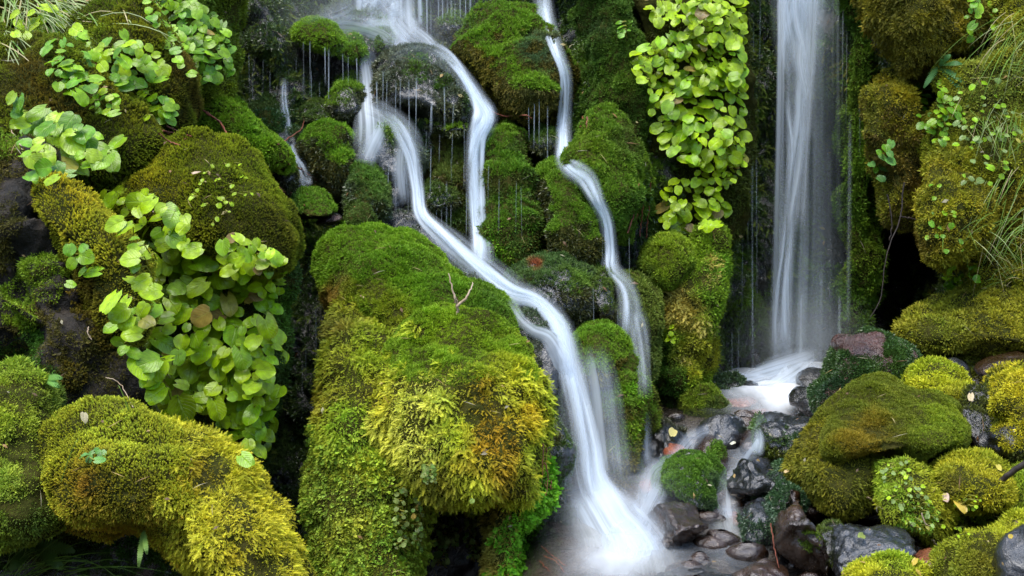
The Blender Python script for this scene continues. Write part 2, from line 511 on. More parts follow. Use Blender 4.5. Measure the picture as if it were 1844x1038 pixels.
def boulder(name, label, cat, pieces, group=None, base=None):
    """pieces: list of dicts(o, Y, f, b, lean, rock, moss=[...])"""
    first = pieces[0]
    P = np.asarray(first['o'], float)
    loc = at(P[:, 0].mean(), P[:, 1].max(), first['Y'])
    root = empty(name, label, cat, loc, group)
    for pc in pieces:
        SEED[0] += 1; sd = SEED[0]
        V, F, tri = body(pc['o'], pc['Y'], pc.get('f', .2), pc.get('b', .25), pc.get('lean', 0.), pc.get('lump', .03), pc.get('lf', 7.), sd, pc.get('box', .66), pc.get('c'), pc.get('ang', 0.), pc.get('grit', 0.), pc.get('res', 1.))
        register(V, tri)
        if pc.get('part', 'rock') is not None:
            par = mesh_obj(pc.get('part', 'rock'), V, F, M[pc.get('rock', 'soil')], root, smooth=True)
        for sp in pc.get('moss', []):
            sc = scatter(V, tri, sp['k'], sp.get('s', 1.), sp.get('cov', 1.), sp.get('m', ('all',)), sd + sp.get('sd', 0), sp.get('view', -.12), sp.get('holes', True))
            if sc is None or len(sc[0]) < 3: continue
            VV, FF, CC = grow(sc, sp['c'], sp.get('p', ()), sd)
            if sp['k'] in ('frond', 'creeper'):      # short shoots under the long ones
                s2 = scatter(V, tri, 'fluff', .95, .55 * sp.get('cov', 1.), sp.get('m', ('all',)), sd + sp.get('sd', 0))
                if s2 is not None and len(s2[0]) > 3:
                    V2, F2, C2 = grow(s2, sp['c'], sp.get('p', ()), sd)
                    FF = np.concatenate([FF, F2 + len(VV)]); VV = np.concatenate([VV, V2]); CC = np.concatenate([CC, C2 * .85])
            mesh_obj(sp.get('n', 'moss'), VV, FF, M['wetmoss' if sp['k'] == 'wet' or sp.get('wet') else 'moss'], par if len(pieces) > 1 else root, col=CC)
    return root


def ms(k, c, m=('all',), p=(), s=1., cov=1., n='moss', **kw):
    return dict(k=k, c=c, m=m, p=p, s=s, cov=cov, n=n, **kw)


def pc(o, Y, f=.2, b=.25, lean=0., rock='soil', moss=(), **kw):
    return dict(o=o, Y=Y, f=f, b=b, lean=lean, rock=rock, moss=list(moss), **kw)


# ------------------------------------------------------------------ setting: ground and cliff
GY = [-2, 2.4, 2.8, 3.2, 3.6, 4.0, 4.6, 5.4, 8]
GZ = [-.95, -.82, -.79, -.745, -.685, -.56, -.415, -.385, -.3]


def ground_z(X, Y):
    return CZ + np.interp(Y, GY, GZ) + np.clip(X - 1.9, 0, 9) * .25 - .8 * np.clip((.12 - X) / .35, 0, 1) ** 2


xs = np.concatenate([np.arange(-6, -2, .25), np.arange(-2, 3, .035), np.arange(3, 7, .25)])
ys = np.concatenate([np.arange(-2, 2.2, .25), np.arange(2.2, 6, .035), np.arange(6, 8, .25)])
X, Yg = np.meshgrid(xs, ys)
V = np.stack([X.ravel(), Yg.ravel(), ground_z(X, Yg).ravel()], 1)
V[:, 2] += .018 * fbm(V, 9, 5, 4) - .004
i, j = np.meshgrid(np.arange(len(ys) - 1), np.arange(len(xs) - 1), indexing='ij'); i = i.ravel(); j = j.ravel(); w = len(xs)
GF = np.stack([i * w + j, i * w + j + 1, (i + 1) * w + j + 1, (i + 1) * w + j], 1)
tag(mesh_obj('stream_bed', V, GF, M['bed'], smooth=True), 'brown pebbly stream bed under the shallow water', 'stream bed', kind='structure')
register(V, np.concatenate([GF[:, :3], GF[:, [0, 2, 3]]]))

CP = np.array([(-300, 100, 3.9), (-300, 700, 3.5), (100, -200, 4.6), (100, 200, 4.3), (200, 600, 3.8), (200, 1000, 3.4), (440, 100, 5.0), (470, -150, 5.5), (540, 330, 4.6), (530, 500, 4.4),
               (540, 700, 4.2), (540, 1000, 4.0), (640, 50, 5.45), (640, -250, 6.0), (760, 50, 5.6), (750, 300, 4.95), (850, 320, 4.88), (900, 450, 4.7), (1000, 200, 5.1), (1000, 0, 5.5),
               (1110, 150, 4.95), (1110, 350, 4.8), (1110, -200, 5.4), (1100, 480, 4.75), (1210, 200, 4.95), (1210, 500, 4.85), (1210, 650, 4.8), (1000, 650, 4.5), (1100, 800, 4.35), (820, 1000, 4.3),
               (1365, 100, 5.5), (1365, 400, 5.5), (1340, 600, 5.3), (1450, 0, 5.9), (1450, 350, 5.9), (1450, 640, 5.75), (1540, 100, 5.6), (1545, 500, 5.65), (1610, 60, 5.2), (1610, 350, 6.6),
               (1600, 480, 6.8), (1615, 560, 6.2), (1690, 420, 5.4), (1720, 250, 4.9), (1900, 250, 4.6), (1830, 500, 4.7), (1750, 580, 5.0), (2150, 200, 4.4), (2150, 600, 4.3), (1450, 900, 5.8), (1800, 900, 4.8),
               (1560, -200, 5.8), (1900, -250, 5.0)], float)
cx = np.concatenate([np.arange(-420, -60, 40), np.arange(-60, 1910, 9), np.arange(1910, 2300, 40)]); cy = np.concatenate([np.arange(-420, -40, 40), np.arange(-40, 1100, 9), np.arange(1100, 1300, 40)])
X, Yp = np.meshgrid(cx, cy); X = X.ravel(); Yp = Yp.ravel()
d2 = (X[:, None] - CP[None, :, 0]) ** 2 + ((Yp[:, None] - CP[None, :, 1]) * .8) ** 2 + 900
wt = 1 / d2 ** 1.7
YY = (wt * CP[None, :, 2]).sum(1) / wt.sum(1)
V = at(X, Yp, YY)
V[:, 1] += .15 * fbm(V * np.array([1, 1, .6]), 3.4, 77, 6, .58) + .07 * np.abs(noise(V, 9, 12)) + .04 * np.abs(noise(V, 21, 14))
i, j = np.meshgrid(np.arange(len(cy) - 1), np.arange(len(cx) - 1), indexing='ij'); i = i.ravel(); j = j.ravel(); w = len(cx)
CF = np.stack([i * w + j, (i + 1) * w + j, (i + 1) * w + j + 1, i * w + j + 1], 1)
CT = np.concatenate([CF[:, :3], CF[:, [0, 2, 3]]])
if vnormals(V, CT)[:, 1].mean() > 0: CT = CT[:, ::-1]; CF = CF[:, ::-1]
tag(mesh_obj('cliff', V, CF, M['cliff'], smooth=True), 'dark wet rock face behind the whole waterfall', 'cliff', kind='structure')
register(V, CT)
sc = scatter(V, CT, 'wet', 1.0, .9, [('patchy', -.5), ('not', [(1605, 420, 130), (820, 1000, 90)])], 31)
VV, FF, CC = grow(sc, DARK, [(1110, 130, 130, (.05, .105, .012)), (1120, 330, 90, (.06, .12, .012)), (1100, 400, 60, DEEP), (1550, 300, 60, DEEP), (1340, 550, 90, (.045, .08, .012)), (920, 420, 80, DEEP), (870, 60, 60, DEEP), (1730, 250, 150, OLD), (1850, 450, 150, OLD), (1700, 40, 100, BROWN)], 31)
tag(mesh_obj('cliff_moss', VV, FF, M['wetmoss'], col=CC), 'dark green wet moss covering the cliff face', 'moss', kind='stuff')
sc = scatter(V, CT, 'cushion', 1.2, .6, [('spots', [(1105, 160, 70), (1120, 330, 70), (1090, 240, 60), (1545, 60, 26), (1548, 180, 24), (1500, 300, 50), (1480, 520, 60), (1500, 120, 40), (1440, 420, 40), (1340, 200, 20), (750, 20, 30), (870, 380, 30), (1130, 560, 40), (560, 420, 30), (1550, 420, 26), (1545, 520, 30), (920, 430, 45), (880, 420, 30), (1010, 260, 20), (1310, 480, 26), (1350, 560, 40)])], 33)
VV, FF, CC = grow(sc, (.07, .14, .012), [(1550, 450, 60, (.09, .15, .012)), (920, 430, 40, BRIGHT)], 33)
tag(mesh_obj('green_moss', VV, FF, M['moss'], col=CC), 'brighter green moss in upright bands on the cliff', 'moss', kind='stuff')
sc = scatter(V, CT, 'frond', 1.0, .3, [('patchy', -.1), ('not', [(1605, 420, 120), (820, 1000, 90)])], 35)
VV, FF, CC = grow(sc, (.075, .1, .018), [(1100, 200, 160, (.06, .11, .015)), (1600, 100, 150, (.12, .11, .02)), (640, 200, 150, (.045, .06, .02))], 35)
tag(mesh_obj('hanging_moss', VV, FF, M['moss'], col=CC), 'shaggy olive moss hanging in strands from the cliff face', 'moss', kind='stuff')

# ------------------------------------------------------------------ mossy rocks
CAP = ('cap', .25)
# --- left bank
boulder('mossy_bank', 'olive brown mossy bank at the upper left carrying the round-leaved plants and dry grass', 'bank', [
    pc([(-160, -160), (200, -160), (430, -150), (425, 60), (415, 150), (380, 190), (300, 150), (200, 90), (0, 70), (-160, 90)], 4.5, .3, .3, .25, moss=[ms('fluff', (.1, .13, .012), p=[(60, 20, 110, (.2, .2, .04)), (350, 60, 90, (.06, .1, .015))])]),
    pc([(160, 25), (235, 8), (300, 50), (348, 110), (352, 175), (335, 235), (285, 265), (200, 245), (150, 180), (130, 90)], 4.05, .25, .3, .1, moss=[ms('brush', OLIVE, p=[(250, 60, 70, (.2, .18, .015)), (320, 190, 50, RUST), (330, 120, 40, RUST)], s=.85)]),
    pc([(-160, 60), (60, 60), (170, 115), (250, 195), (300, 255), (262, 330), (170, 350), (60, 330), (-160, 350)], 3.8, .25, .3, .15, moss=[ms('brush', OLIVE, p=[(90, 230, 80, RUST), (60, 130, 60, RUST), (230, 240, 60, (.15, .15, .012)), (190, 160, 50, (.16, .15, .015))], s=.85)]),
])
boulder('mossy_ridge', 'bright green moss ridge sloping right below the round-leaved plants', 'rock', [
    pc([(335, 175), (380, 155), (430, 185), (470, 232), (512, 268), (522, 305), (480, 300), (430, 262), (375, 235), (335, 215)], 4.35, .16, .3, .1, lump=.018, moss=[ms('cushion', BRIGHT, cov=1.2)]),
])
boulder('mossy_dome', 'broad olive moss dome above the largest clump of round leaves', 'rock', [
    pc([(175, 350), (220, 298), (290, 262), (360, 243), (430, 252), (472, 300), (503, 360), (528, 430), (510, 480), (430, 500), (330, 480), (250, 430), (185, 395)], 3.75, .3, .3, .2, lump=.02, moss=[ms('brush', (.17, .19, .014), p=[(300, 340, 80, (.22, .2, .014)), (480, 420, 70, (.1, .1, .01)), (400, 430, 60, (.13, .13, .012)), (350, 275, 60, (.15, .16, .012))], s=.75, cov=1.1)]),
])
boulder('leaf_clad_rock', 'dark rock almost hidden by the largest clump of round leaves', 'rock', [
    pc([(215, 430), (330, 430), (430, 440), (518, 480), (525, 610), (505, 760), (470, 860), (400, 840), (300, 780), (235, 720), (215, 560)], 3.75, .16, .3, .1, moss=[ms('fluff', DARK, cov=.6, p=[(500, 560, 60, DEEP), (380, 470, 60, (.1, .11, .012))])]),
])
boulder('yellow_mossy_hump', 'yellow hump of tufted moss beside the dark bark-like rock face', 'rock', [
    pc([(45, 355), (75, 328), (120, 332), (175, 362), (225, 412), (258, 470), (272, 540), (262, 600), (225, 625), (180, 600), (150, 545), (125, 480), (90, 425)], 3.15, .2, .3, .1, lump=.015, moss=[ms('brush', (.27, .26, .03), p=[(90, 345, 50, (.33, .3, .03)), (130, 370, 60, (.36, .3, .03)), (215, 470, 60, (.26, .23, .03)), (180, 560, 60, (.15, .13, .014)), (160, 500, 40, RUST)], s=.95)]),
    pc([(190, 620), (260, 610), (270, 690), (245, 735), (190, 720)], 3.2, .1, .2, moss=[ms('brush', (.12, .12, .014), cov=.8)]),
])
boulder('dark_rock_face', 'dark bark-like bare rock face at the left edge, dotted with lime moss', 'rock', [
    pc([(-160, 240), (10, 290), (70, 360), (120, 430), (145, 530), (190, 640), (240, 660), (270, 720), (230, 760), (150, 760), (60, 720), (-160, 720)], 3.2, .22, .4, .15, rock='face', lump=.07, moss=[
        ms('fluff', (.06, .05, .015), ('patchy', .12), cov=.6),
        ms('fluff', (.13, .19, .02), ('spots', [(70, 510, 45), (10, 260, 40), (40, 560, 40)])), ms('fluff', DEEP, ('spots', [(30, 640, 55), (90, 690, 40)])), ms('brush', RUST, ('spots', [(175, 540, 45), (130, 680, 40), (190, 610, 40)]), cov=.8)]),
])
boulder('lime_mossy_mound', 'pale lime soft moss mound at the left edge below the dark rock face', 'rock', [
    pc([(-160, 650), (-20, 668), (50, 700), (95, 760), (118, 830), (125, 930), (60, 985), (-160, 1000)], 2.62, .16, .3, .15, moss=[ms('fluff', (.2, .24, .035), p=[(90, 740, 50, (.07, .1, .02)), (60, 930, 60, (.1, .13, .03)), (20, 850, 60, (.24, .27, .05))], s=1.1, cov=1.2)]),
])
boulder('golden_mossy_arch', 'golden tufted moss arching over a dark hollow at the lower left', 'rock', [
    pc([(80, 850), (110, 772), (190, 728), (280, 738), (360, 788), (425, 838), (482, 900), (512, 970), (530, 1080), (500, 1150), (430, 1130), (385, 1060), (330, 985), (250, 945), (165, 945), (95, 915)], 2.55, .2, .25, .2, lump=.026, c=(320, 870), moss=[
        ms('brush', (.27, .26, .03), ('x', -200, 330), p=[(220, 790, 90, (.33, .33, .05)), (160, 880, 50, (.2, .12, .02)), (240, 900, 60, (.2, .17, .02))], s=.95, cov=1.1),
        ms('frond', (.37, .33, .035), ('x', 300, 900), p=[(420, 900, 70, (.42, .36, .04)), (480, 1000, 70, (.34, .31, .03)), (350, 860, 50, GOLD), (420, 1010, 40, GOLD)], s=.9, n='fringe_moss'),
        ms('frond', (.24, .17, .02), [('x', 100, 330), ('under', -.1)], s=.8, n='fringe_moss')]),
    pc([(-160, 930), (60, 940), (160, 930), (330, 950), (390, 1050), (400, 1250), (-160, 1250)], 2.85, .1, .3, rock='rock', moss=[ms('fluff', DARK, ('patchy', -.1), p=[(230, 960, 60, (.03, .09, .02)), (340, 970, 40, (.03, .1, .02)), (100, 960, 60, (.08, .08, .02))])]),
])
# --- central mound
boulder('great_mossy_mound', 'great shaggy mound in the middle, green on top, golden in front, hollow beneath', 'rock', [
    pc([(572, 480), (590, 428), (640, 398), (705, 410), (765, 445), (812, 480), (865, 515), (915, 555), (940, 605), (905, 660), (800, 680), (700, 640), (640, 580), (590, 545)], 4.1, .32, .3, .4, lump=.02, moss=[
        ms('cushion', (.105, .2, .011), p=[(640, 510, 32, RUST), (600, 540, 40, (.2, .15, .03)), (700, 580, 70, (.17, .22, .015)), (880, 540, 60, (.07, .14, .012)), (650, 440, 70, (.095, .19, .01))], cov=1.4, holes=False)]),
    pc([(608, 562), (655, 545), (740, 590), (775, 700), (790, 850), (765, 960), (745, 1060), (750, 1160), (560, 1160), (560, 1000), (560, 900), (572, 750), (588, 650)], 3.65, .27, .35, .45, lump=.028, moss=[
        ms('frond', (.3, .31, .035), ('y', 0, 850), p=[(620, 590, 60, (.2, .17, .04)), (570, 720, 60, (.3, .24, .03)), (640, 760, 60, (.2, .33, .03)), (570, 800, 50, (.24, .27, .03)), (680, 640, 60, (.2, .25, .02))], s=.85, n='golden_moss', sd=1),
        ms('creeper', (.18, .24, .035), ('y', 780, 1300), p=[(600, 900, 60, (.24, .3, .06)), (640, 960, 50, (.28, .28, .05)), (700, 1000, 50, (.13, .22, .03))], n='creeper', cov=1.1, s=.8, sd=2),
        ms('frond', (.2, .21, .025), ('y', 800, 1300), s=.75, cov=.8, n='hanging_moss', sd=3)]),
    pc([(668, 700), (690, 640), (740, 587), (800, 564), (870, 570), (930, 608), (967, 670), (984, 750), (975, 820), (940, 880), (870, 910), (790, 900), (730, 870), (670, 800), (655, 740)], 3.58, .3, .4, .3, lump=.034, moss=[
        ms('cushion', (.125, .215, .013), [('cap', .1), ('y', 500, 690)], p=[(820, 580, 60, (.17, .27, .014)), (900, 660, 60, (.2, .25, .015))], cov=1.5, holes=False),
        ms('frond', (.3, .33, .035), ('capnot', .1, 665), p=[(740, 770, 85, (.52, .52, .13)), (690, 720, 60, (.36, .34, .04)), (680, 800, 40, (.38, .38, .08)), (885, 790, 65, (.32, .19, .015)), (860, 720, 40, (.3, .2, .015)), (950, 740, 40, (.38, .28, .02)), (900, 850, 60, (.3, .2, .02)), (780, 870, 60, (.15, .15, .02)), (925, 680, 45, (.4, .38, .04)), (830, 700, 35, (.2, .2, .02))], n='golden_moss', sd=1),
    ]),
    pc([(880, 860), (935, 830), (968, 820), (970, 890), (940, 960), (925, 1040), (915, 1150), (875, 1150), (865, 1020), (870, 930)], 3.52, .16, .3, moss=[
        ms('frond', (.2, .15, .04), ('x', 0, 925), s=.8, n='hanging_moss', p=[(890, 980, 40, (.25, .22, .07))]), ms('creeper', (.1, .25, .02), ('x', 905, 1100), n='creeper', s=.8, cov=1.6)]),
    pc([(740, 880), (880, 880), (890, 980), (880, 1150), (735, 1150), (735, 980)], 4.05, .1, .3, moss=[], rock='rock'),
])
boulder('wet_rock_wall', 'dark wet rock wall squeezed between the great mound and the main stream', 'rock', [
    pc([(915, 575), (960, 575), (1000, 610), (1020, 700), (1028, 800), (1035, 880), (1055, 960), (1052, 1060), (1050, 1160), (940, 1160), (945, 980), (965, 850), (975, 740), (955, 660)], 3.85, .2, .3, .25, rock='rock', lump=.03, moss=[
        ms('wet', (.05, .085, .035), ('patchy', -.45), p=[(975, 610, 50, (.07, .085, .07)), (1000, 830, 60, DEEP), (970, 780, 40, (.08, .08, .03)), (1030, 980, 40, (.03, .055, .02))], s=.8)]),
])
# --- cascade
boulder('ledge_rock', 'high dripping ledge with two green moss cushions at the foot of the top fall', 'rock', [
    pc([(505, 75), (560, 32), (640, 26), (695, 42), (712, 80), (690, 105), (640, 112), (560, 100), (515, 100)], 5.35, .22, .4, .3, rock='rock', moss=[ms('wet', (.06, .1, .05), CAP, p=[(680, 60, 40, (.07, .15, .02)), (600, 45, 60, GREY)])]),
    pc([(525, 60), (545, 38), (585, 36), (608, 62), (606, 82), (575, 86), (535, 74)], 5.1, .15, .2, .15, lump=.015, moss=[ms('cushion', BRIGHT, n='moss_cushion')], part='stone'),
    pc([(610, 85), (618, 64), (640, 60), (656, 80), (657, 102), (635, 108), (613, 98)], 5.1, .12, .2, .15, lump=.012, moss=[ms('cushion', (.09, .18, .014), n='moss_cushion')], part='stone'),
    pc([(672, 62), (690, 46), (706, 60), (702, 88), (680, 90)], 5.15, .1, .2, .15, lump=.012, moss=[ms('cushion', (.06, .12, .015), n='moss_cushion')], part='stone'),
])
boulder('drip_wall', 'recessed black rock wall under the high ledge, hung with water threads', 'rock', [
    pc([(410, 120), (470, 90), (560, 100), (650, 108), (670, 150), (600, 240), (520, 230), (430, 190)], 5.45, .1, .3, 0, rock='rock', moss=[ms('wet', DARK, ('patchy', 0.05))]),
])
boulder('mossy_hummock', 'green mossy knob left of the upper white column, under the ledge', 'rock', [
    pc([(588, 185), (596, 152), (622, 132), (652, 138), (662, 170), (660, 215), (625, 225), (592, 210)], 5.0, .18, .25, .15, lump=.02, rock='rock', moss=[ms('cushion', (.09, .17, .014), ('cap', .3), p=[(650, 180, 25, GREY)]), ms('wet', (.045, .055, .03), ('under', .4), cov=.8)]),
])
boulder('water_dome', 'large wet dome of dark rock with a sheet of clear water over its crown', 'rock', [
    pc([(672, 140), (682, 105), (710, 86), (755, 78), (800, 92), (840, 135), (868, 190), (858, 235), (815, 240), (760, 215), (690, 195)], 5.0, .3, .35, .2, lump=.025, rock='rock', moss=[
        ms('wet', (.085, .105, .085), ('cap', .3), cov=.9), ms('wet', (.045, .055, .03), ('patchy', -.2), cov=.7, p=[(850, 190, 30, (.04, .09, .03))]), ms('cushion', (.07, .15, .014), ('spots', [(752, 125, 22), (800, 148, 16), (735, 130, 14)]), n='moss_cushion')]),
    pc([(690, 170), (740, 160), (800, 170), (810, 260), (780, 330), (720, 330), (695, 260)], 5.15, .1, .25, rock='rock', moss=[ms('wet', DARK, ('patchy', .0), p=[(740, 250, 40, (.06, .11, .02))])], part='undercut'),
])
boulder('shaggy_boulder', 'upper boulder green on top and brown below, left of the thin right stream', 'rock', [
    pc([(828, 85), (850, 45), (885, 20), (935, 18), (985, 58), (1012, 108), (1010, 165), (985, 215), (930, 215), (880, 195), (845, 140)], 5.1, .3, .35, .2, lump=.04, rock='soil', moss=[
        ms('cushion', (.095, .185, .013), ('cap', .28), p=[(985, 90, 40, GREY), (960, 90, 30, TEAL)]), ms('frond', (.075, .062, .012), ('under', .3), s=.6, cov=.8, p=[(870, 130, 50, (.12, .1, .015)), (960, 170, 40, (.04, .05, .014))], n='hanging_moss')]),
])
boulder('tufted_boulder', 'round green boulder beside the small white runnel on the left', 'rock', [
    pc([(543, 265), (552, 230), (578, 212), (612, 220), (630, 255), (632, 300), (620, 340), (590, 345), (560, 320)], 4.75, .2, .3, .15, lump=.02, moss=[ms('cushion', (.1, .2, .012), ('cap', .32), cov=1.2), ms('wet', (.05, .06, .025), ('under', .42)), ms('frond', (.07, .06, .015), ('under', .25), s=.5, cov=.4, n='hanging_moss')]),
])
boulder('spray_rock', 'wet rock under the bend of the left white stream, misted grey', 'rock', [
    pc([(632, 290), (642, 235), (668, 205), (705, 205), (738, 245), (752, 310), (735, 380), (690, 390), (650, 350)], 4.85, .2, .3, .2, rock='grey', lump=.035, moss=[ms('wet', (.07, .09, .06), ('patchy', -.2), p=[(700, 240, 30, (.08, .14, .03))])]),
])
boulder('grey_mossy_hummock', 'greyish green mossy knob below the left white stream', 'rock', [
    pc([(627, 330), (640, 302), (668, 296), (695, 312), (702, 355), (690, 385), (650, 388), (630, 365)], 4.55, .16, .25, .15, lump=.02, moss=[ms('cushion', (.06, .1, .025), ('cap', .3), p=[(670, 310, 35, (.07, .14, .02))]), ms('wet', (.05, .07, .035), ('under', .4))]),
])
boulder('low_green_hummock', 'flat green moss cushion above a pinkish stone near the red roots', 'rock', [
    pc([(525, 370), (545, 345), (578, 343), (606, 368), (604, 392), (570, 402), (535, 395)], 4.3, .14, .2, .15, lump=.015, moss=[ms('cushion', (.085, .17, .012), ('cap', -.1), p=[(530, 380, 25, DEEP)])]),
    pc([(572, 398), (600, 386), (616, 396), (596, 408), (572, 408)], 4.3, .05, .1, rock='wetred', lump=.012, part='stone'),
])
boulder('small_dark_mound', 'small dark green mound tucked against the top of the great mound', 'rock', [
    pc([(622, 385), (640, 360), (665, 365), (678, 392), (665, 412), (632, 412)], 4.35, .1, .2, .1, moss=[ms('cushion', (.055, .1, .02))]),
])
boulder('dusky_hummock', 'dusky dark green knob above the small white runnel', 'rock', [
    pc([(452, 225), (475, 210), (505, 218), (512, 240), (490, 250), (460, 245)], 4.75, .1, .2, .1, moss=[ms('wet', (.03, .07, .02))]),
])
boulder('brown_pillar', 'brown mossy pillar standing between the two white streams', 'rock', [
    pc([(768, 250), (785, 228), (815, 226), (840, 250), (850, 320), (848, 420), (825, 440), (792, 410), (775, 330)], 4.9, .2, .3, .15, lump=.035, moss=[ms('cushion', (.07, .1, .02), CAP, p=[(800, 240, 30, (.1, .11, .02))]), ms('wet', (.045, .045, .014), ('under', .35), p=[(800, 300, 40, (.06, .05, .015)), (830, 400, 50, (.05, .09, .02))])]),
])
boulder('green_buttress', 'green topped buttress just right of the middle white column', 'rock', [
    pc([(862, 268), (880, 232), (912, 216), (948, 232), (965, 280), (975, 340), (985, 420), (975, 480), (915, 490), (885, 470), (875, 380), (866, 320)], 4.8, .22, .3, .2, lump=.04, moss=[
        ms('cushion', (.085, .165, .013), ('cap', .35), cov=1.1), ms('frond', (.07, .065, .014), ('under', .25), s=.5, cov=.4, n='hanging_moss'), ms('fluff', (.055, .09, .015), ('under', .35), p=[(915, 430, 45, (.1, .2, .015)), (900, 300, 40, (.06, .06, .015)), (950, 460, 40, (.06, .1, .03))], cov=.9)]),
])
boulder('sloping_green_shoulder', 'sloping green shoulder left of the thin right stream', 'rock', [
    pc([(972, 330), (1000, 298), (1035, 318), (1065, 355), (1090, 395), (1092, 455), (1065, 490), (1010, 485), (985, 420)], 4.6, .2, .3, .2, lump=.025, moss=[ms('cushion', (.085, .165, .012), ('cap', .28), cov=1.2), ms('wet', (.04, .05, .015), ('under', .4)), ms('frond', (.06, .055, .014), ('under', .2), s=.5, cov=.4, n='hanging_moss')]),
])
boulder('green_column', 'tall green moss column to the right of the thin right stream', 'rock', [
    pc([(1032, 265), (1050, 225), (1085, 198), (1130, 215), (1160, 280), (1155, 360), (1130, 430), (1105, 440), (1082, 390), (1055, 330), (1036, 300)], 4.7, .2, .3, .25, lump=.035, moss=[ms('cushion', (.085, .16, .012), p=[(1060, 270, 40, (.11, .18, .013)), (1130, 380, 50, (.06, .13, .012)), (1130, 250, 40, (.06, .1, .012))], cov=1.2)]),
])
boulder('moss_curtain', 'tall dark green moss column running from the top edge left of the leaf curtain', 'rock', [
    pc([(1062, -120), (1150, -120), (1158, 60), (1165, 230), (1140, 270), (1085, 250), (1066, 200), (1060, 60)], 5.0, .16, .35, .1, lump=.05, moss=[ms('cushion', (.05, .105, .014), p=[(1110, 160, 50, (.075, .14, .014)), (1085, 60, 40, (.035, .07, .018)), (1130, 20, 40, (.05, .1, .014))], cov=1.1)]),
])
boulder('moss_curtain', 'narrow green moss strip along the right margin of the tall right fall', 'rock', [
    pc([(1530, -120), (1572, -120), (1574, 120), (1565, 300), (1575, 430), (1572, 520), (1545, 590), (1528, 560), (1532, 350), (1528, 150)], 5.5, .1, .3, 0, lump=.05, moss=[ms('fluff', (.07, .13, .014), p=[(1555, 450, 60, (.11, .16, .016)), (1550, 170, 60, (.1, .15, .025)), (1540, 30, 50, (.04, .085, .014))], cov=1.1)]),
])
for (nm, lb, o, Y, cc) in [
    ('ledge_hummock', 'lime moss tuft on the ledge below the wet dome, left of the middle column', [(765, 215), (785, 198), (820, 194), (848, 208), (846, 236), (800, 246), (772, 236)], 4.82, (.12, .2, .016)),
    ('ledge_hummock', 'dark mossy step between the recessed black wall and the small white runnel', [(440, 185), (470, 172), (502, 180), (508, 204), (470, 212), (444, 204)], 5.0, (.05, .08, .022)),
    ('ledge_hummock', 'small mossy step right of the small white runnel, above the round green boulder', [(540, 205), (560, 188), (590, 192), (600, 212), (575, 222), (548, 220)], 4.9, (.06, .1, .02)),
    ('ledge_hummock', 'mossy step in the middle of the face between the left and middle streams', [(762, 345), (785, 330), (812, 338), (820, 368), (790, 382), (766, 372)], 4.72, (.05, .085, .018)),
    ('ledge_hummock', 'bright moss pad at the foot of the green buttress above the misty boulder', [(908, 435), (922, 410), (948, 404), (964, 428), (952, 452), (920, 458)], 4.62, (.11, .2, .014)),
    ('ledge_hummock', 'small green pad under the right flank of the shaggy upper boulder', [(955, 245), (975, 230), (1000, 236), (1006, 262), (980, 275), (958, 266)], 4.9, (.06, .11, .018)),
    ('ledge_hummock', 'green pad at the top edge between the two fans of water', [(795, 40), (815, 22), (840, 30), (842, 56), (818, 66), (798, 58)], 5.35, (.07, .13, .016)),
    ('ledge_hummock', 'dark moss pad beside the white runnel just above the low green hummock', [(485, 300), (505, 288), (528, 300), (530, 326), (505, 335), (488, 322)], 4.5, (.06, .11, .016)),
]:
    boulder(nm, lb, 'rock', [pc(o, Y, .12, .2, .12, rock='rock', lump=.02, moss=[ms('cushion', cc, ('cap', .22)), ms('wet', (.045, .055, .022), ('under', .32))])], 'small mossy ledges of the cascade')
boulder('washed_rock', 'small smooth rock parting the widest white stream above its last drop', 'rock', [
    pc([(918, 562), (940, 545), (970, 550), (1000, 574), (1008, 594), (970, 598), (935, 588)], 4.05, .1, .2, .2, rock='rock', lump=.012, moss=[ms('wet', (.06, .09, .06), cov=.9)]),
])
boulder('slick_ramp', 'slick grey rock ramp under the slanting white water', 'rock', [
    pc([(672, 405), (700, 388), (745, 386), (800, 425), (860, 478), (905, 520), (930, 560), (900, 570), (850, 530), (780, 480), (720, 440)], 4.4, .12, .3, .5, rock='grey', lump=.02, moss=[ms('wet', (.07, .09, .07), ('patchy', -.05), cov=.8)]),
])
boulder('misty_boulder', 'misty green boulder with a rusty spot, right of the widening white stream', 'rock', [
    pc([(925, 500), (950, 478), (985, 470), (1030, 478), (1062, 515), (1066, 570), (1040, 600), (985, 590), (945, 550)], 4.4, .22, .3, .15, lump=.03, rock='rock', moss=[ms('cushion', (.055, .1, .03), ('cap', .25), p=[(965, 475, 14, (.2, .06, .03)), (1040, 520, 35, (.08, .14, .02))]), ms('wet', (.045, .05, .02), ('under', .35))]),
])
boulder('split_hummock', 'dark split knob left of the lowest drop of the thin right stream', 'rock', [
    pc([(1050, 505), (1065, 475), (1095, 474), (1122, 508), (1120, 550), (1112, 600), (1075, 605), (1058, 560)], 4.4, .16, .25, .1, rock='rock', moss=[ms('cushion', (.06, .1, .018), ('cap', .1)), ms('wet', (.035, .04, .015), ('under', .2), cov=.7)]),
])
boulder('stream_split_boulder', 'moss boulder with thin water running down its face at the foot of the right stream', 'rock', [
    pc([(1108, 540), (1125, 505), (1155, 515), (1178, 560), (1182, 625), (1170, 680), (1135, 690), (1112, 640)], 4.45, .16, .3, .15, moss=[ms('cushion', (.08, .12, .02), p=[(1120, 570, 30, GREY), (1150, 640, 40, (.08, .1, .04))])]),
])
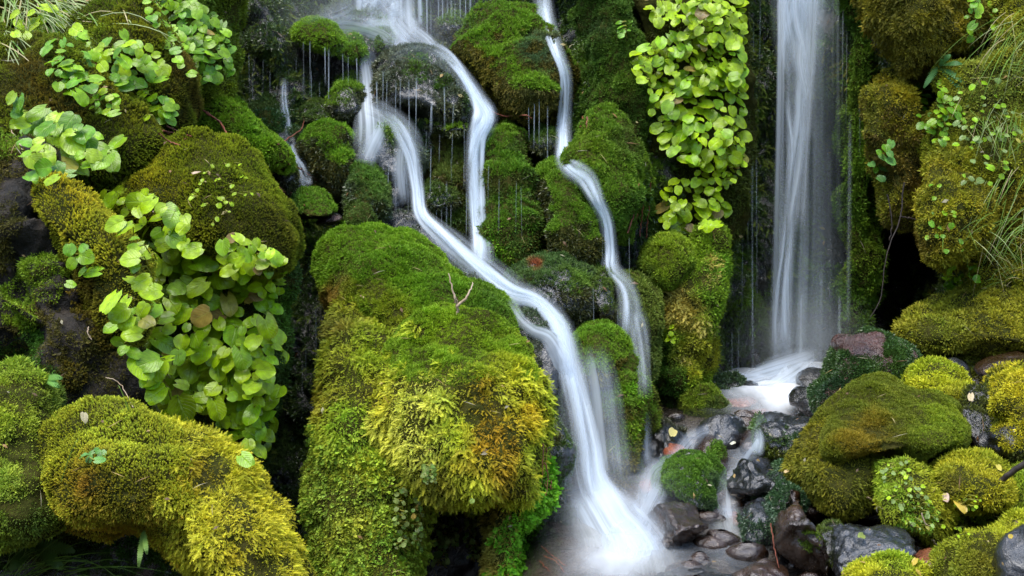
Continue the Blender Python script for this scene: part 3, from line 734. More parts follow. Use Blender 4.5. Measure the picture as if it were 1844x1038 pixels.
boulder('shaggy_bank_rock', 'tall shaggy rock of dangling moss on the right bank of the main fall', 'rock', [
    pc([(1030, 625), (1045, 592), (1085, 588), (1122, 612), (1140, 650), (1110, 690), (1060, 690), (1038, 660)], 4.1, .16, .3, .15, lump=.02, moss=[ms('cushion', (.1, .19, .012), ('cap', .0), cov=1.2), ms('frond', (.12, .1, .02), ('under', .1), s=.6, n='hanging_moss')]),
    pc([(1055, 690), (1090, 665), (1130, 655), (1165, 685), (1172, 745), (1158, 820), (1150, 900), (1130, 950), (1100, 900), (1078, 800)], 4.0, .18, .3, .15, lump=.035, moss=[
        ms('cushion', (.08, .15, .012), ('cap', .3)), ms('fluff', (.075, .085, .015), ('under', .4), n='hanging_moss', p=[(1150, 760, 40, (.1, .17, .012)), (1110, 760, 40, (.1, .085, .025)), (1110, 860, 50, (.12, .1, .025)), (1145, 700, 30, (.1, .2, .012))]), ms('frond', (.1, .09, .018), ('under', .15), s=.6, cov=.4, n='fringe_moss')], part='lower_rock'),
])
# --- pillar under the hanging plants
boulder('leafy_wall', 'dark earthen wall behind the hanging curtain of heart-shaped leaves', 'rock', [
    pc([(1140, -160), (1345, -160), (1350, 100), (1345, 300), (1330, 420), (1270, 450), (1190, 440), (1165, 300), (1150, 100)], 5.0, .12, .3, 0, moss=[ms('fluff', (.05, .06, .012), ('patchy', -.1), p=[(1170, 250, 60, BROWN)], cov=.7)]),
])
boulder('mossy_pillar', 'lime and yellow mossy pillar hung with root beards below the heart-shaped leaves', 'rock', [
    pc([(1148, 470), (1168, 432), (1205, 415), (1238, 435), (1245, 480), (1225, 515), (1185, 522), (1155, 505)], 4.7, .18, .3, .1, lump=.02, moss=[ms('cushion', (.13, .2, .014), cov=1.2, p=[(1160, 490, 25, (.06, .1, .012))])]),
    pc([(1175, 540), (1215, 500), (1270, 430), (1302, 440), (1306, 520), (1285, 600), (1280, 680), (1265, 735), (1225, 765), (1190, 755), (1172, 700), (1168, 600)], 4.7, .2, .35, .1, lump=.04, moss=[
        ms('fluff', (.11, .17, .014), p=[(1200, 650, 60, (.05, .11, .014)), (1195, 730, 50, (.04, .09, .014)), (1270, 640, 40, (.2, .2, .02)), (1290, 480, 30, (.08, .16, .012)), (1230, 560, 40, (.22, .17, .05)), (1230, 640, 30, (.15, .15, .02))], cov=1.2),
        ms('frond', (.3, .25, .1), ('spots', [(1215, 530, 22), (1225, 560, 18), (1282, 475, 16), (1280, 500, 14), (1262, 590, 16), (1235, 650, 10)]), n='root_beard', s=.8)], part='lower_rock'),
    pc([(1230, 720), (1240, 695), (1262, 684), (1288, 695), (1312, 728), (1318, 755), (1280, 768), (1240, 760)], 4.55, .12, .25, .1, moss=[ms('cushion', (.12, .17, .014), p=[(1295, 745, 25, (.06, .09, .02)), (1250, 750, 20, (.16, .22, .02))])], part='foot_rock'),
])
# --- right side
boulder('brown_overhang', 'brown shaggy overhang at the upper right above the dark cave', 'rock', [
    pc([(1560, -140), (1760, -140), (1742, 40), (1700, 105), (1650, 145), (1605, 110), (1575, 40)], 4.95, .25, .4, .1, lump=.05, moss=[ms('fluff', (.15, .125, .018), p=[(1690, 60, 60, (.2, .165, .02)), (1600, 30, 50, (.1, .085, .015))], s=1.0), ms('frond', (.12, .1, .018), ('under', -.05), s=.8, n='fringe_moss')]),
])
boulder('gold_column', 'rusty gold moss column over the dark cave mouth', 'rock', [
    pc([(1560, 200), (1580, 150), (1625, 132), (1665, 165), (1680, 230), (1668, 310), (1640, 390), (1612, 400), (1590, 330), (1565, 270)], 4.95, .2, .3, .05, lump=.05, moss=[ms('fluff', (.17, .15, .018), p=[(1620, 180, 50, (.24, .19, .02)), (1580, 230, 40, (.1, .1, .02)), (1630, 300, 50, (.13, .09, .02))]), ms('frond', (.1, .07, .02), ('under', -.1), s=.6, n='hanging_moss')]),
])
boulder('right_bank', 'yellowish grassy bank along the right edge', 'bank', [
    pc([(1700, 150), (1770, 90), (1810, -120), (2050, -120), (2050, 620), (1820, 580), (1760, 520), (1740, 400), (1700, 300)], 4.75, .22, .4, .3, lump=.05, moss=[ms('fluff', OLD, p=[(1760, 240, 70, (.15, .15, .03)), (1830, 150, 90, (.18, .2, .05)), (1820, 400, 80, (.22, .17, .03))])]),
    pc([(1640, 400), (1670, 330), (1720, 300), (1775, 340), (1785, 420), (1740, 480), (1690, 495), (1650, 470)], 4.6, .22, .35, .05, lump=.04, moss=[ms('fluff', (.2, .17, .018), p=[(1710, 370, 50, (.26, .21, .02)), (1660, 440, 40, (.12, .085, .015)), (1750, 450, 40, (.16, .15, .02))])]),
    pc([(1615, 600), (1650, 565), (1700, 545), (1770, 525), (1860, 530), (2000, 560), (2000, 660), (1800, 630), (1660, 622)], 4.55, .22, .3, .3, lump=.03, moss=[ms('fluff', (.14, .13, .015), p=[(1690, 570, 50, (.16, .16, .018)), (1800, 560, 60, (.2, .18, .02))])]),
    pc([(1545, 640), (1620, 605), (1760, 612), (2000, 620), (2000, 760), (1760, 740), (1640, 720)], 4.5, .1, .3, .35, rock='brown', lump=.03, moss=[ms('fluff', (.1, .1, .015), ('patchy', -.05), cov=.8)], part='lower_bank'),
])
boulder('wet_grey_slab', 'glistening grey slab behind the yellow knob near the right edge', 'stone', [
    pc([(1665, 660), (1690, 640), (1740, 648), (1755, 690), (1735, 705), (1690, 690)], 4.25, .1, .2, .2, rock='grey', lump=.02)])
boulder('flat_brown_stone', 'flat dark brown stone lying on the bank at the right edge', 'stone', [
    pc([(1755, 665), (1790, 642), (1850, 640), (1880, 660), (1850, 685), (1790, 685)], 4.2, .1, .2, .2, rock='brown', lump=.015)])
boulder('black_wet_stone', 'black wet stone between the stump-like rock and the yellow knob', 'stone', [
    pc([(1632, 665), (1645, 642), (1672, 642), (1682, 665), (1660, 690)], 4.3, .08, .2, .1, rock='rock', lump=.02)])
boulder('stump_like_rock', 'stump-shaped rock draped in dark green moss with a flat red-brown wet top', 'rock', [
    pc([(1488, 640), (1500, 612), (1530, 603), (1575, 606), (1600, 625), (1645, 640), (1662, 672), (1645, 710), (1580, 735), (1500, 745), (1465, 755), (1452, 715), (1478, 680)], 4.3, .22, .35, .12, lump=.028, box=.45, rock='wetred', moss=[
        ms('wet', (.03, .066, .02), ('not', [(1516, 613, 20), (1545, 612, 22), (1574, 617, 20)]), cov=2.2, p=[(1600, 660, 40, (.045, .085, .018)), (1500, 720, 40, (.022, .05, .025))], s=.9)]),
])
boulder('olive_dome_boulder', 'big smooth olive moss dome right of the stream stones', 'rock', [
    pc([(1470, 775), (1490, 730), (1530, 698), (1580, 688), (1640, 702), (1700, 712), (1735, 750), (1738, 785), (1715, 810), (1660, 822), (1600, 830), (1530, 830), (1485, 815)], 3.75, .3, .35, .45, lump=.02, moss=[
        ms('cushion', (.1, .125, .011), cov=1.5, s=.85, p=[(1690, 770, 50, (.16, .21, .014)), (1560, 800, 60, (.15, .12, .012)), (1500, 760, 40, (.1, .12, .012))])]),
    pc([(1535, 700), (1560, 682), (1610, 684), (1650, 700), (1620, 712), (1570, 710)], 3.95, .08, .2, .1, rock='grey', lump=.015, part='bare_crest'),
    pc([(1440, 850), (1462, 800), (1500, 780), (1560, 785), (1600, 800), (1605, 860), (1570, 920), (1510, 925), (1460, 905)], 3.6, .2, .3, .15, lump=.035, moss=[ms('frond', (.17, .15, .018), s=.65, p=[(1520, 800, 45, (.28, .25, .02)), (1470, 860, 40, (.1, .1, .015)), (1550, 890, 50, (.12, .12, .016))])], part='skirt_rock'),
    pc([(1555, 860), (1590, 820), (1650, 825), (1690, 870), (1715, 930), (1700, 990), (1640, 985), (1580, 940)], 3.45, .2, .3, .2, lump=.03, moss=[ms('frond', (.27, .28, .03), s=.65, p=[(1600, 870, 50, (.22, .3, .04)), (1670, 940, 50, (.26, .25, .025)), (1630, 960, 40, (.33, .33, .05))], n='golden_moss'), ms('creeper', (.2, .32, .05), ('patchy', .3), s=.6, n='creeper')], part='front_rock'),
])
boulder('yellow_hummock', 'rounded yellow moss knob behind the big olive dome', 'rock', [
    pc([(1645, 705), (1652, 670), (1680, 652), (1715, 662), (1742, 690), (1748, 715), (1715, 735), (1680, 725)], 4.0, .18, .3, .15, lump=.02, moss=[ms('fluff', (.28, .27, .02), cov=1.2, p=[(1680, 670, 30, (.34, .33, .025)), (1720, 720, 30, (.2, .18, .02))])]),
])
boulder('right_edge_boulder', 'wet black boulder capped with golden moss at the right edge', 'rock', [
    pc([(1735, 780), (1748, 730), (1790, 700), (1850, 690), (2000, 700), (2000, 860), (1860, 840), (1780, 830)], 3.8, .22, .35, .25, rock='rock', lump=.05, moss=[ms('fluff', (.28, .24, .02), ('spots', [(1840, 690, 60), (1820, 740, 45), (1850, 770, 50), (1900, 720, 90)]), cov=1.2), ms('fluff', (.05, .055, .014), ('patchy', 0.05), cov=.7)]),
    pc([(1775, 710), (1800, 680), (1860, 665), (2000, 670), (2000, 780), (1850, 790), (1800, 750)], 3.7, .15, .3, .2, lump=.03, moss=[ms('fluff', (.3, .26, .02), cov=1.2)], part='cap_rock'),
])
boulder('low_gold_mound', 'low golden moss mound under the black stick at the right edge', 'rock', [
    pc([(1690, 870), (1705, 842), (1750, 828), (1800, 838), (1830, 860), (1830, 900), (1790, 910), (1730, 900)], 3.5, .18, .3, .25, lump=.025, moss=[ms('fluff', (.24, .22, .02), cov=1.1, p=[(1720, 870, 25, (.14, .12, .02))])]),
    pc([(1790, 900), (1830, 850), (1900, 830), (2000, 830), (2000, 1000), (1850, 990), (1790, 950)], 3.4, .15, .3, .3, moss=[ms('fluff', (.15, .18, .018), cov=1.1)], part='side_rock'),
    pc([(1690, 900), (1760, 890), (1820, 910), (1830, 980), (1760, 990), (1700, 960)], 3.42, .1, .3, .3, moss=[ms('fluff', (.13, .13, .016), ('patchy', -.3), cov=1.1)], part='hollow_rock'),
])
boulder('foreground_gold_bank', 'golden green moss bank in the lower right corner', 'bank', [
    pc([(1690, 1010), (1720, 960), (1790, 940), (1870, 905), (2000, 890), (2000, 1200), (1700, 1200)], 3.0, .2, .3, .25, lump=.03, moss=[ms('fluff', (.21, .22, .02), cov=1.2, p=[(1780, 960, 60, (.25, .25, .022)), (1720, 1030, 50, (.15, .16, .02)), (1790, 1030, 50, (.13, .12, .02))])]),
    pc([(1798, 1000), (1840, 975), (1920, 970), (1960, 1100), (1800, 1100)], 2.85, .08, .2, rock='grey', lump=.03, part='wet_face'),
])
boulder('yellow_cushion', 'yellow moss cushion cut off by the bottom edge, beside the wet slab', 'rock', [
    pc([(1535, 1040), (1560, 1012), (1605, 1002), (1655, 1015), (1690, 1050), (1680, 1110), (1550, 1110)], 2.95, .15, .25, .15, lump=.02, moss=[ms('fluff', (.27, .27, .025), cov=1.3, p=[(1620, 1015, 40, (.2, .25, .025))])]),
])
# --- stones in the stream
ST = [
    ('mossy_stone', 'plump dark green mossy stone in the middle of the stream', [(1183, 865), (1205, 832), (1248, 822), (1285, 845), (1298, 895), (1290, 945), (1250, 945), (1210, 910)], 3.75, .2, 'rock', [ms('cushion', (.055, .125, .014), ('cap', -.35), p=[(1270, 920, 40, (.04, .075, .04)), (1285, 870, 25, (.04, .08, .035))], cov=1.3, s=.85)], 0),
    ('wet_stone', 'glossy black stone with white glints, left of the round mossy stone', [(1316, 872), (1330, 838), (1362, 826), (1386, 842), (1384, 885), (1350, 908), (1325, 905)], 3.7, .14, 'rock', [], .9),
    ('mossy_stone', 'round bluish green mossy stone above the brown angular rock', [(1362, 895), (1385, 860), (1415, 848), (1442, 878), (1446, 918), (1415, 945), (1375, 935)], 3.65, .16, 'rock', [ms('wet', (.032, .07, .035), ('cap', -.5), cov=1.4, s=.8)], 0),
    ('brown_stone', 'large angular brown rock beside the wet slab', [(1388, 968), (1408, 925), (1440, 903), (1462, 925), (1490, 965), (1510, 1015), (1490, 1042), (1435, 1035), (1398, 1005)], 3.3, .18, 'brown', [ms('cushion', (.09, .15, .014), ('spots', [(1463, 975, 20)]), n='moss_cushion', cov=1.4)], 1.),
    ('dark_mossy_stone', 'small dark mossy stone wedged right of the brown angular rock', [(1480, 960), (1500, 940), (1515, 965), (1512, 1020), (1490, 1030)], 3.28, .08, 'rock', [ms('wet', (.05, .075, .015), ('cap', -.3))], 0),
    ('wet_slab', 'flat rippled grey wet slab in front of the golden moss', [(1492, 975), (1505, 945), (1560, 950), (1625, 978), (1648, 1010), (1600, 1030), (1545, 1042), (1510, 1030)], 3.2, .14, 'grey', [], .6),
    ('brown_stone', 'brown stone with a shiny wet face beside the foaming plunge', [(1170, 945), (1190, 915), (1225, 902), (1258, 925), (1272, 965), (1265, 1000), (1215, 1000), (1178, 985)], 3.45, .16, 'brown', [], .8),
    ('dark_stone', 'dark stone with two shiny patches and mossy flanks, top of the stone heap', [(1355, 780), (1372, 755), (1400, 748), (1440, 752), (1470, 775), (1468, 815), (1440, 838), (1395, 828), (1365, 808)], 4.0, .2, 'rock', [ms('wet', (.04, .08, .018), ('under', .72), cov=1.1, p=[(1440, 810, 35, TEAL), (1390, 815, 25, (.08, .1, .014))])], 0),
    ('wet_stone', 'rounded purplish grey stone splitting the runnel below the pool', [(1272, 785), (1282, 758), (1310, 748), (1334, 760), (1338, 790), (1310, 802)], 4.15, .12, 'grey', [], .5),
    ('half_mossy_stone', 'brown stone with a green moss patch on its right cheek', [(1250, 815), (1262, 788), (1285, 780), (1304, 798), (1306, 828), (1280, 838), (1258, 832)], 3.98, .1, 'brown', [ms('cushion', (.07, .14, .014), ('spots', [(1290, 815, 18)]), n='moss_cushion')], .3),
    ('rugged_stone', 'rugged black stone at the left side of the runnel', [(1155, 800), (1172, 762), (1205, 765), (1235, 790), (1232, 822), (1200, 840), (1165, 838)], 4.05, .12, 'rock', [ms('wet', (.04, .045, .03), ('patchy', 0.1))], .5),
    ('pool_stone', 'dark green stone at the left rim of the upper pool', [(1280, 700), (1295, 684), (1322, 682), (1338, 698), (1335, 716), (1290, 718)], 4.75, .12, 'rock', [ms('wet', (.035, .065, .03), ('cap', -.3))], 0),
    ('pool_stone', 'small rounded bare stone beside the dark green one in the upper pool', [(1330, 708), (1338, 690), (1356, 690), (1364, 706), (1352, 716)], 4.75, .08, 'grey', [], 0),
    ('red_stone', 'flat red stone at the left end of the white pool', [(1296, 724), (1320, 713), (1352, 714), (1366, 724), (1350, 736), (1310, 736)], 4.6, .08, 'red', [], 0),
    ('red_stone', 'submerged reddish stone below the white pool', [(1330, 752), (1350, 738), (1385, 738), (1395, 750), (1370, 762)], 4.4, .06, 'red', [], 0),
    ('dark_red_stone', 'dark stone with a reddish top against the stump-shaped rock', [(1424, 722), (1432, 704), (1455, 698), (1478, 715), (1478, 745), (1450, 745)], 4.35, .1, 'rock', [], .4),
    ('foam_stone', 'stone veiled by foam right under the tall right fall', [(1372, 672), (1385, 652), (1410, 648), (1436, 662), (1440, 682), (1400, 690)], 5.3, .1, 'grey', [], 0),
    ('foam_stone', 'blurred round stone at the right rim of the white pool', [(1438, 685), (1448, 668), (1470, 664), (1488, 680), (1482, 705), (1450, 705)], 4.9, .1, 'grey', [], 0),
    ('capped_stone', 'pale topped stone with bluish moss below the glossy black stone', [(1338, 935), (1348, 908), (1372, 903), (1390, 925), (1394, 965), (1375, 990), (1345, 985)], 3.48, .12, 'grey', [ms('wet', (.03, .06, .04), ('under', .6))], 0),
    ('foreground_stone', 'long black wet stone cut off by the bottom edge', [(1165, 1050), (1195, 1020), (1240, 1014), (1300, 1018), (1350, 1045), (1350, 1090), (1180, 1095)], 3.1, .12, 'rock', [], .3),
    ('foreground_stone', 'brown and black wet stone at the bottom edge, left of the angular rock', [(1335, 1042), (1365, 1018), (1398, 1008), (1420, 1030), (1420, 1080), (1345, 1085)], 3.12, .1, 'brown', [], .5),
    ('runnel_stone', 'small brown stone washed by white water between the two runnels', [(1335, 800), (1345, 782), (1362, 780), (1372, 796), (1362, 815), (1342, 815)], 4.0, .08, 'brown', [], 0),
    ('bank_stone', 'pinkish stone among yellow moss near the bottom edge', [(1655, 1010), (1668, 995), (1690, 998), (1697, 1015), (1685, 1028), (1662, 1025)], 3.05, .06, 'red', [], .4),
    ('pebble', 'orange pebble left of the half mossy stone', [(1252, 838), (1262, 828), (1278, 832), (1276, 844), (1258, 846)], 3.95, .03, 'red', [], 0),
    ('pebble', 'orange pebble under the moss patch of the half mossy stone', [(1278, 850), (1288, 842), (1300, 846), (1298, 858), (1284, 860)], 3.9, .03, 'red', [], 0),
    ('pebble', 'long reddish pebble low in the right runnel', [(1310, 925), (1322, 915), (1336, 930), (1336, 946), (1322, 944)], 3.62, .04, 'red', [], 0),
    ('pebble', 'reddish pebble in the foam below the shaggy bank rock', [(1148, 872), (1162, 862), (1178, 872), (1176, 886), (1156, 888)], 3.8, .04, 'red', [], 0),
    ('pebble', 'tan stone between the rugged black stone and the plump mossy one', [(1198, 815), (1212, 800), (1230, 806), (1232, 824), (1210, 830)], 3.95, .05, 'red', [], 0),
]
for (nm, lb, o, Y, f, rk, mo, an) in ST:
    boulder(nm, lb, 'stone' if nm != 'pebble' else 'pebble', [pc(o, Y, f, f * 1.1, .12, rock=rk, moss=mo, ang=an, lump=.016 if f > .1 else .008, lf=9., grit=.0045 if f > .05 else .003, res=2.6)], 'stones in the stream')

VV, FF, o = [], [], 0
for k in range(260):
    x, y = random.uniform(.45, 1.9), random.uniform(3.0, 4.35)
    s = random.uniform(.012, .045)
    z = ground_z(np.array(x), np.array(y)) + s * .35 + .015
    n1, n2 = 8, 6
    u = np.linspace(0, 2 * math.pi, n1, endpoint=False); v = np.linspace(.25, math.pi - .25, n2)
    U_, V_ = np.meshgrid(u, v); d = np.stack([np.cos(U_) * np.sin(V_), np.sin(U_) * np.sin(V_), np.cos(V_)], -1).reshape(-1, 3)
    q = d * (1 + .35 * noise(d * .9, 1.3, k))[:, None] * s * np.array([1.2, 1, .65]) + np.array([x, y, z])
    i, j = np.meshgrid(np.arange(n2 - 1), np.arange(n1), indexing='ij'); i = i.ravel(); j = j.ravel()
    VV.append(q); FF.append(np.stack([i * n1 + j, (i + 1) * n1 + j, (i + 1) * n1 + (j + 1) % n1, i * n1 + (j + 1) % n1], 1) + o); o += len(q)
tag(mesh_obj('gravel', np.concatenate(VV), np.concatenate(FF), M['brown'], smooth=True), 'small brown pebbles strewn over the stream bed', 'gravel', kind='stuff')

# one tree for finding where a line of sight meets the rock
TREE = BVHTree.FromPolygons(np.concatenate(ALLV).tolist(), np.concatenate(ALLF).tolist())


def surf(px, py, off=.0, default=4.6):
    d = at(px, py, 1.0) - np.array([0, 0, CZ])
    h = TREE.ray_cast(Vector((0, 0, CZ)), Vector(d), 20)
    if h[0] is None: return at(px, py, default), np.array([0, -1., 0])
    Y = h[0].y - off
    return at(px, py, Y), np.array(h[1])
# ------------------------------------------------------------------ water
def ribbon(name, label, path, mat, bulge=.3, rows=None, cols=13, seed=0, follow=None, wob=.0, lift=.0, cat='waterfall', edge=2., soft=1.5, fade=.16):
    """path rows: px, py, Y, width px, opacity"""
    P = np.asarray(path, float)
    if follow is not None:
        for q in range(len(P)): P[q, 2] = min(P[q, 2], surf(P[q, 0], P[q, 1], follow)[0][1]) if P[q, 2] > 0 else surf(P[q, 0], P[q, 1], follow)[0][1]
    L = np.linalg.norm(np.diff(P[:, :2], axis=0), axis=1).sum()
    rows = rows or int(np.clip(L / 6, 8, 160))
    S = smooth_open(P, rows)
    Yp_ = np.pad(S[:, 2], 9, mode='edge'); S[:, 2] = np.convolve(Yp_, np.ones(19) / 19, 'valid')
    tt = np.linspace(0, 1, rows); S[:, 4] *= np.clip(tt / fade, 0, 1) * np.clip((1 - tt) / fade, 0, 1)
    c = at(S[:, 0], S[:, 1], S[:, 2] - lift)
    w = S[:, 3] * pxm(S[:, 2]) * .5
    tng = nrm(np.gradient(c, axis=0))
    view = nrm(np.array([0, 0, CZ]) - c)
    side = nrm(np.cross(tng, view)); out = nrm(np.cross(side, tng))
    out *= np.where((out * view).sum(1, keepdims=True) < 0, -1, 1)
    u = np.linspace(-1, 1, cols)
    v = np.concatenate([[0], np.cumsum(np.linalg.norm(np.diff(c, axis=0), axis=1))])
    V = c[:, None] + side[:, None] * (u[None, :, None] * w[:, None, None]) + out[:, None] * ((1 - u ** 2)[None, :, None] * (w * bulge)[:, None, None])
    UV = np.stack(np.broadcast_arrays(u[None, :] * np.minimum(w, .12)[:, None] * 18 + seed * 7.3, v[:, None] + seed * 3.1, np.full((rows, cols), seed * 1.7)), -1)
    if wob: V = V + side[:, None] * (wob * noise(UV.reshape(-1, 3), .9, seed).reshape(rows, cols)[..., None] * w[:, None, None])
    op = np.clip(S[:, 4], 0, 2)[:, None] * ((1 - np.abs(u) ** edge) ** soft)[None, :]
    i, j = np.meshgrid(np.arange(rows - 1), np.arange(cols - 1), indexing='ij'); i = i.ravel(); j = j.ravel()
    F = np.stack([i * cols + j, i * cols + j + 1, (i + 1) * cols + j + 1, (i + 1) * cols + j], 1)
    return V.reshape(-1, 3), F, UV.reshape(-1, 3), op.ravel()


def water(name, label, ribs, mat, **kw):
    VV, FF, UU, OO, o = [], [], [], [], 0
    for q, (path, opt) in enumerate(ribs):
        a = dict(kw); a.update(opt); a.setdefault('seed', q + len(name) + SEED[0])
        V, F, U, O = ribbon(name, label, path, mat, **a)
        VV.append(V); FF.append(F + o); UU.append(U); OO.append(O); o += len(V)
    SEED[0] += 1
    ob = mesh_obj(name, np.concatenate(VV), np.concatenate(FF), M[mat], uv=np.concatenate(UU), op=np.concatenate(OO), smooth=True)
    return tag(ob, label, 'waterfall', kind='structure')


def layers(path, n=3, **kw):
    """a faint sheet with several braided strands of white water in it"""
    r = random.Random(int(path[0][0] * 7 + path[-1][1]))
    D = smooth_open(np.asarray(path, float), max(len(path) * 3, 12)); k = len(D)
    t = np.linspace(0, 1, k)
    out = []
    p = D.copy(); p[:, 4] *= .45; p[:, 3] *= 1.3
    out.append((p.tolist(), dict(fade=.06, bulge=.15)))
    for s in range(3 * n):
        a0, f1, f2, ph = r.uniform(-.3, .3), r.uniform(2, 5), r.uniform(6, 11), r.uniform(0, 6)
        p = D.copy()
        lat = a0 + .12 * np.sin(f1 * t * 3 + ph) + .05 * np.sin(f2 * t * 3 + 2 * ph)
        dx, dy = np.gradient(D[:, 0]), np.gradient(D[:, 1]); L = np.hypot(dx, dy) + 1e-6
        p[:, 0] += -dy / L * lat * D[:, 3]; p[:, 1] += dx / L * lat * D[:, 3]
        p[:, 3] *= r.uniform(.16, .48); p[:, 2] -= .006 * s
        p[:, 4] *= r.uniform(.5, .95) * np.clip(.75 + .6 * np.sin(r.uniform(3, 8) * t * 3 + r.uniform(0, 6)), .15, 1.2)
        lo = r.choice([0, 0, 0, r.uniform(0, .5)]); hi = r.choice([1, 1, 1, r.uniform(.5, 1)])
        m = np.where((t >= lo) & (t <= hi))[0]
        if len(m) < 6: m = np.arange(k)
        out.append((p[m].tolist(), dict(fade=.08, bulge=.2)))
    return out


SP = [(745, 70, 5.3, 40, .1), (770, 86, 5.05, 34, .35), (803, 102, 4.9, 24, .5), (835, 138, 4.78, 24, .8), (860, 180, 4.72, 32, 1.1), (872, 212, 4.68, 42, 1.35), (860, 248, 4.66, 34, 1.5), (856, 300, 4.64, 31, 1.5), (861, 370, 4.62, 34, 1.4), (866, 430, 4.6, 36, 1.35), (868, 485, 4.52, 42, 1.3)]
water('waterfall', 'middle white stream curling round the wet dome and dropping in a straight column', layers(SP, 3), 'fall', follow=.03)
SL = [(690, 205, 4.74, 30, .8), (718, 235, 4.68, 34, .75), (740, 280, 4.66, 28, 1.1), (750, 335, 4.62, 24, 1.35), (758, 385, 4.5, 26, 1.4), (790, 418, 4.35, 34, 1.35), (835, 458, 4.25, 50, 1.1), (880, 495, 4.18, 54, 1.15), (920, 526, 4.12, 54, 1.05), (965, 545, 4.02, 40, .9), (1003, 590, 3.93, 48, .95), (1020, 660, 3.85, 62, .9), (1036, 730, 3.78, 62, .8), (1047, 800, 3.72, 66, .75), (1056, 870, 3.66, 82, 1.0), (1085, 930, 3.58, 130, 1.2), (1110, 985, 3.48, 170, 1.15), (1120, 1060, 3.35, 200, 1.1)]
FD = dict(fade=.05)
water('waterfall', 'widest white stream slanting down past the great mound into the plunge at the bottom', layers(SL, 3) + [
    ([(655, 95, 5.2, 24, .5), (662, 140, 5.0, 34, .8), (665, 190, 4.85, 48, 1.1), (668, 235, 4.74, 70, .7), (664, 300, 4.7, 70, .1)], {}), ([(660, 190, 4.8, 40, .4), (700, 215, 4.74, 56, .4), (735, 250, 4.68, 54, .4), (755, 300, 4.66, 30, .2)], {}),
    ([(690, 225, 4.75, 30, .5), (672, 260, 4.7, 40, .6), (655, 300, 4.68, 44, .35)], {}), ([(725, 255, 4.7, 34, .3), (722, 310, 4.68, 34, .55), (730, 370, 4.64, 24, .45)], {}),
    ([(915, 540, 4.1, 34, .5), (935, 575, 4.0, 26, .7), (960, 596, 3.93, 26, .9), (990, 610, 3.9, 36, 1.0), (1012, 650, 3.84, 46, .9), (1025, 700, 3.8, 40, .5)], {}),
    ([(1060, 620, 3.9, 70, .1), (1075, 700, 3.85, 90, .45), (1085, 790, 3.8, 100, .4), (1095, 880, 3.7, 110, .5)], {}),
], 'fall', follow=.035)
SR = [(975, -30, 5.3, 30, .9), (982, 30, 5.2, 32, 1.0), (1000, 85, 5.0, 24, 1.0), (1018, 135, 4.92, 22, 1.05), (1018, 190, 4.88, 22, 1.0), (1015, 250, 4.86, 26, 1.1), (1022, 295, 4.72, 34, 1.1), (1055, 322, 4.58, 34, .9), (1075, 360, 4.5, 26, 1.0), (1092, 400, 4.46, 24, 1.1), (1098, 450, 4.44, 26, 1.2), (1102, 485, 4.4, 30, .9), (1125, 515, 4.3, 32, .8), (1134, 560, 4.28, 40, .6), (1130, 620, 4.26, 34, .4)]
water('waterfall', 'thin right-hand stream zigzagging down between green moss columns', layers(SR, 2) + [
    ([(1012, 190, 4.9, 10, .5), (1008, 250, 4.88, 10, .9), (1006, 295, 4.85, 12, .9)], {}), ([(1140, 560, 4.3, 50, .2), (1150, 600, 4.26, 46, .3), (1158, 660, 4.2, 30, .35), (1162, 720, 4.15, 30, .2)], {})], 'fall', follow=.075)
water('waterfall', 'fan of white water spilling at the very top of the cascade', layers([(668, -40, 5.7, 80, .9), (672, 0, 5.65, 90, 1.0), (690, 30, 5.5, 110, .8), (720, 60, 5.35, 100, .4), (745, 88, 5.2, 60, .3)], 3) + [
    ([(735, -30, 5.6, 24, .6), (738, 40, 5.55, 26, .7), (742, 70, 5.4, 30, .3)], {}), ([(755, -30, 5.6, 12, .7), (757, 20, 5.6, 12, 1.), (758, 48, 5.55, 14, .6)], {}), ([(740, 50, 5.5, 26, .6), (768, 72, 5.35, 26, .8), (780, 88, 5.2, 30, .5)], {}),
    ([(650, -40, 5.6, 18, .5), (648, 10, 5.55, 22, .5), (640, 40, 5.4, 30, .2)], {}), ([(720, -40, 5.58, 14, .6), (722, 20, 5.55, 14, .7), (724, 60, 5.4, 20, .3)], {}), ([(700, 30, 5.5, 60, .2), (730, 66, 5.35, 80, .45), (770, 95, 5.1, 60, .2)], {}),
    ([(640, 15, 5.5, 60, .2), (610, 30, 5.4, 60, .35), (570, 40, 5.3, 50, .2)], {}),
], 'fall', follow=.03)
water('water_film', 'thin sheet of water gliding over the crown of the wet dome', [
    ([(700, 118, 4.85, 30, .1), (722, 100, 4.85, 44, .12), (760, 92, 4.85, 46, .17), (800, 110, 4.8, 44, .18), (835, 150, 4.74, 40, .22), (855, 200, 4.7, 30, .3)], {})], 'fall', follow=.02)
water('water_film', 'thin misty sheet of water over the high dripping ledge', [([(545, 45, 5.3, 40, .1), (590, 44, 5.2, 40, .35), (640, 46, 5.2, 44, .5), (690, 62, 5.2, 50, .5), (720, 90, 5.1, 30, .2)], {}), ([(640, 100, 5.2, 20, .2), (665, 112, 5.15, 40, .35), (668, 150, 5.1, 40, .3)], {})], 'fall', follow=.02)
water('waterfall', 'small white runnel tumbling beside the round green boulder on the left', layers([(512, 140, 5.2, 16, .3), (512, 180, 5.1, 14, .6), (515, 225, 4.75, 18, .6), (522, 260, 4.7, 24, .9), (535, 295, 4.65, 26, 1.1), (548, 325, 4.6, 30, .8), (562, 335, 4.55, 30, .2)], 2), 'fall', follow=.03)
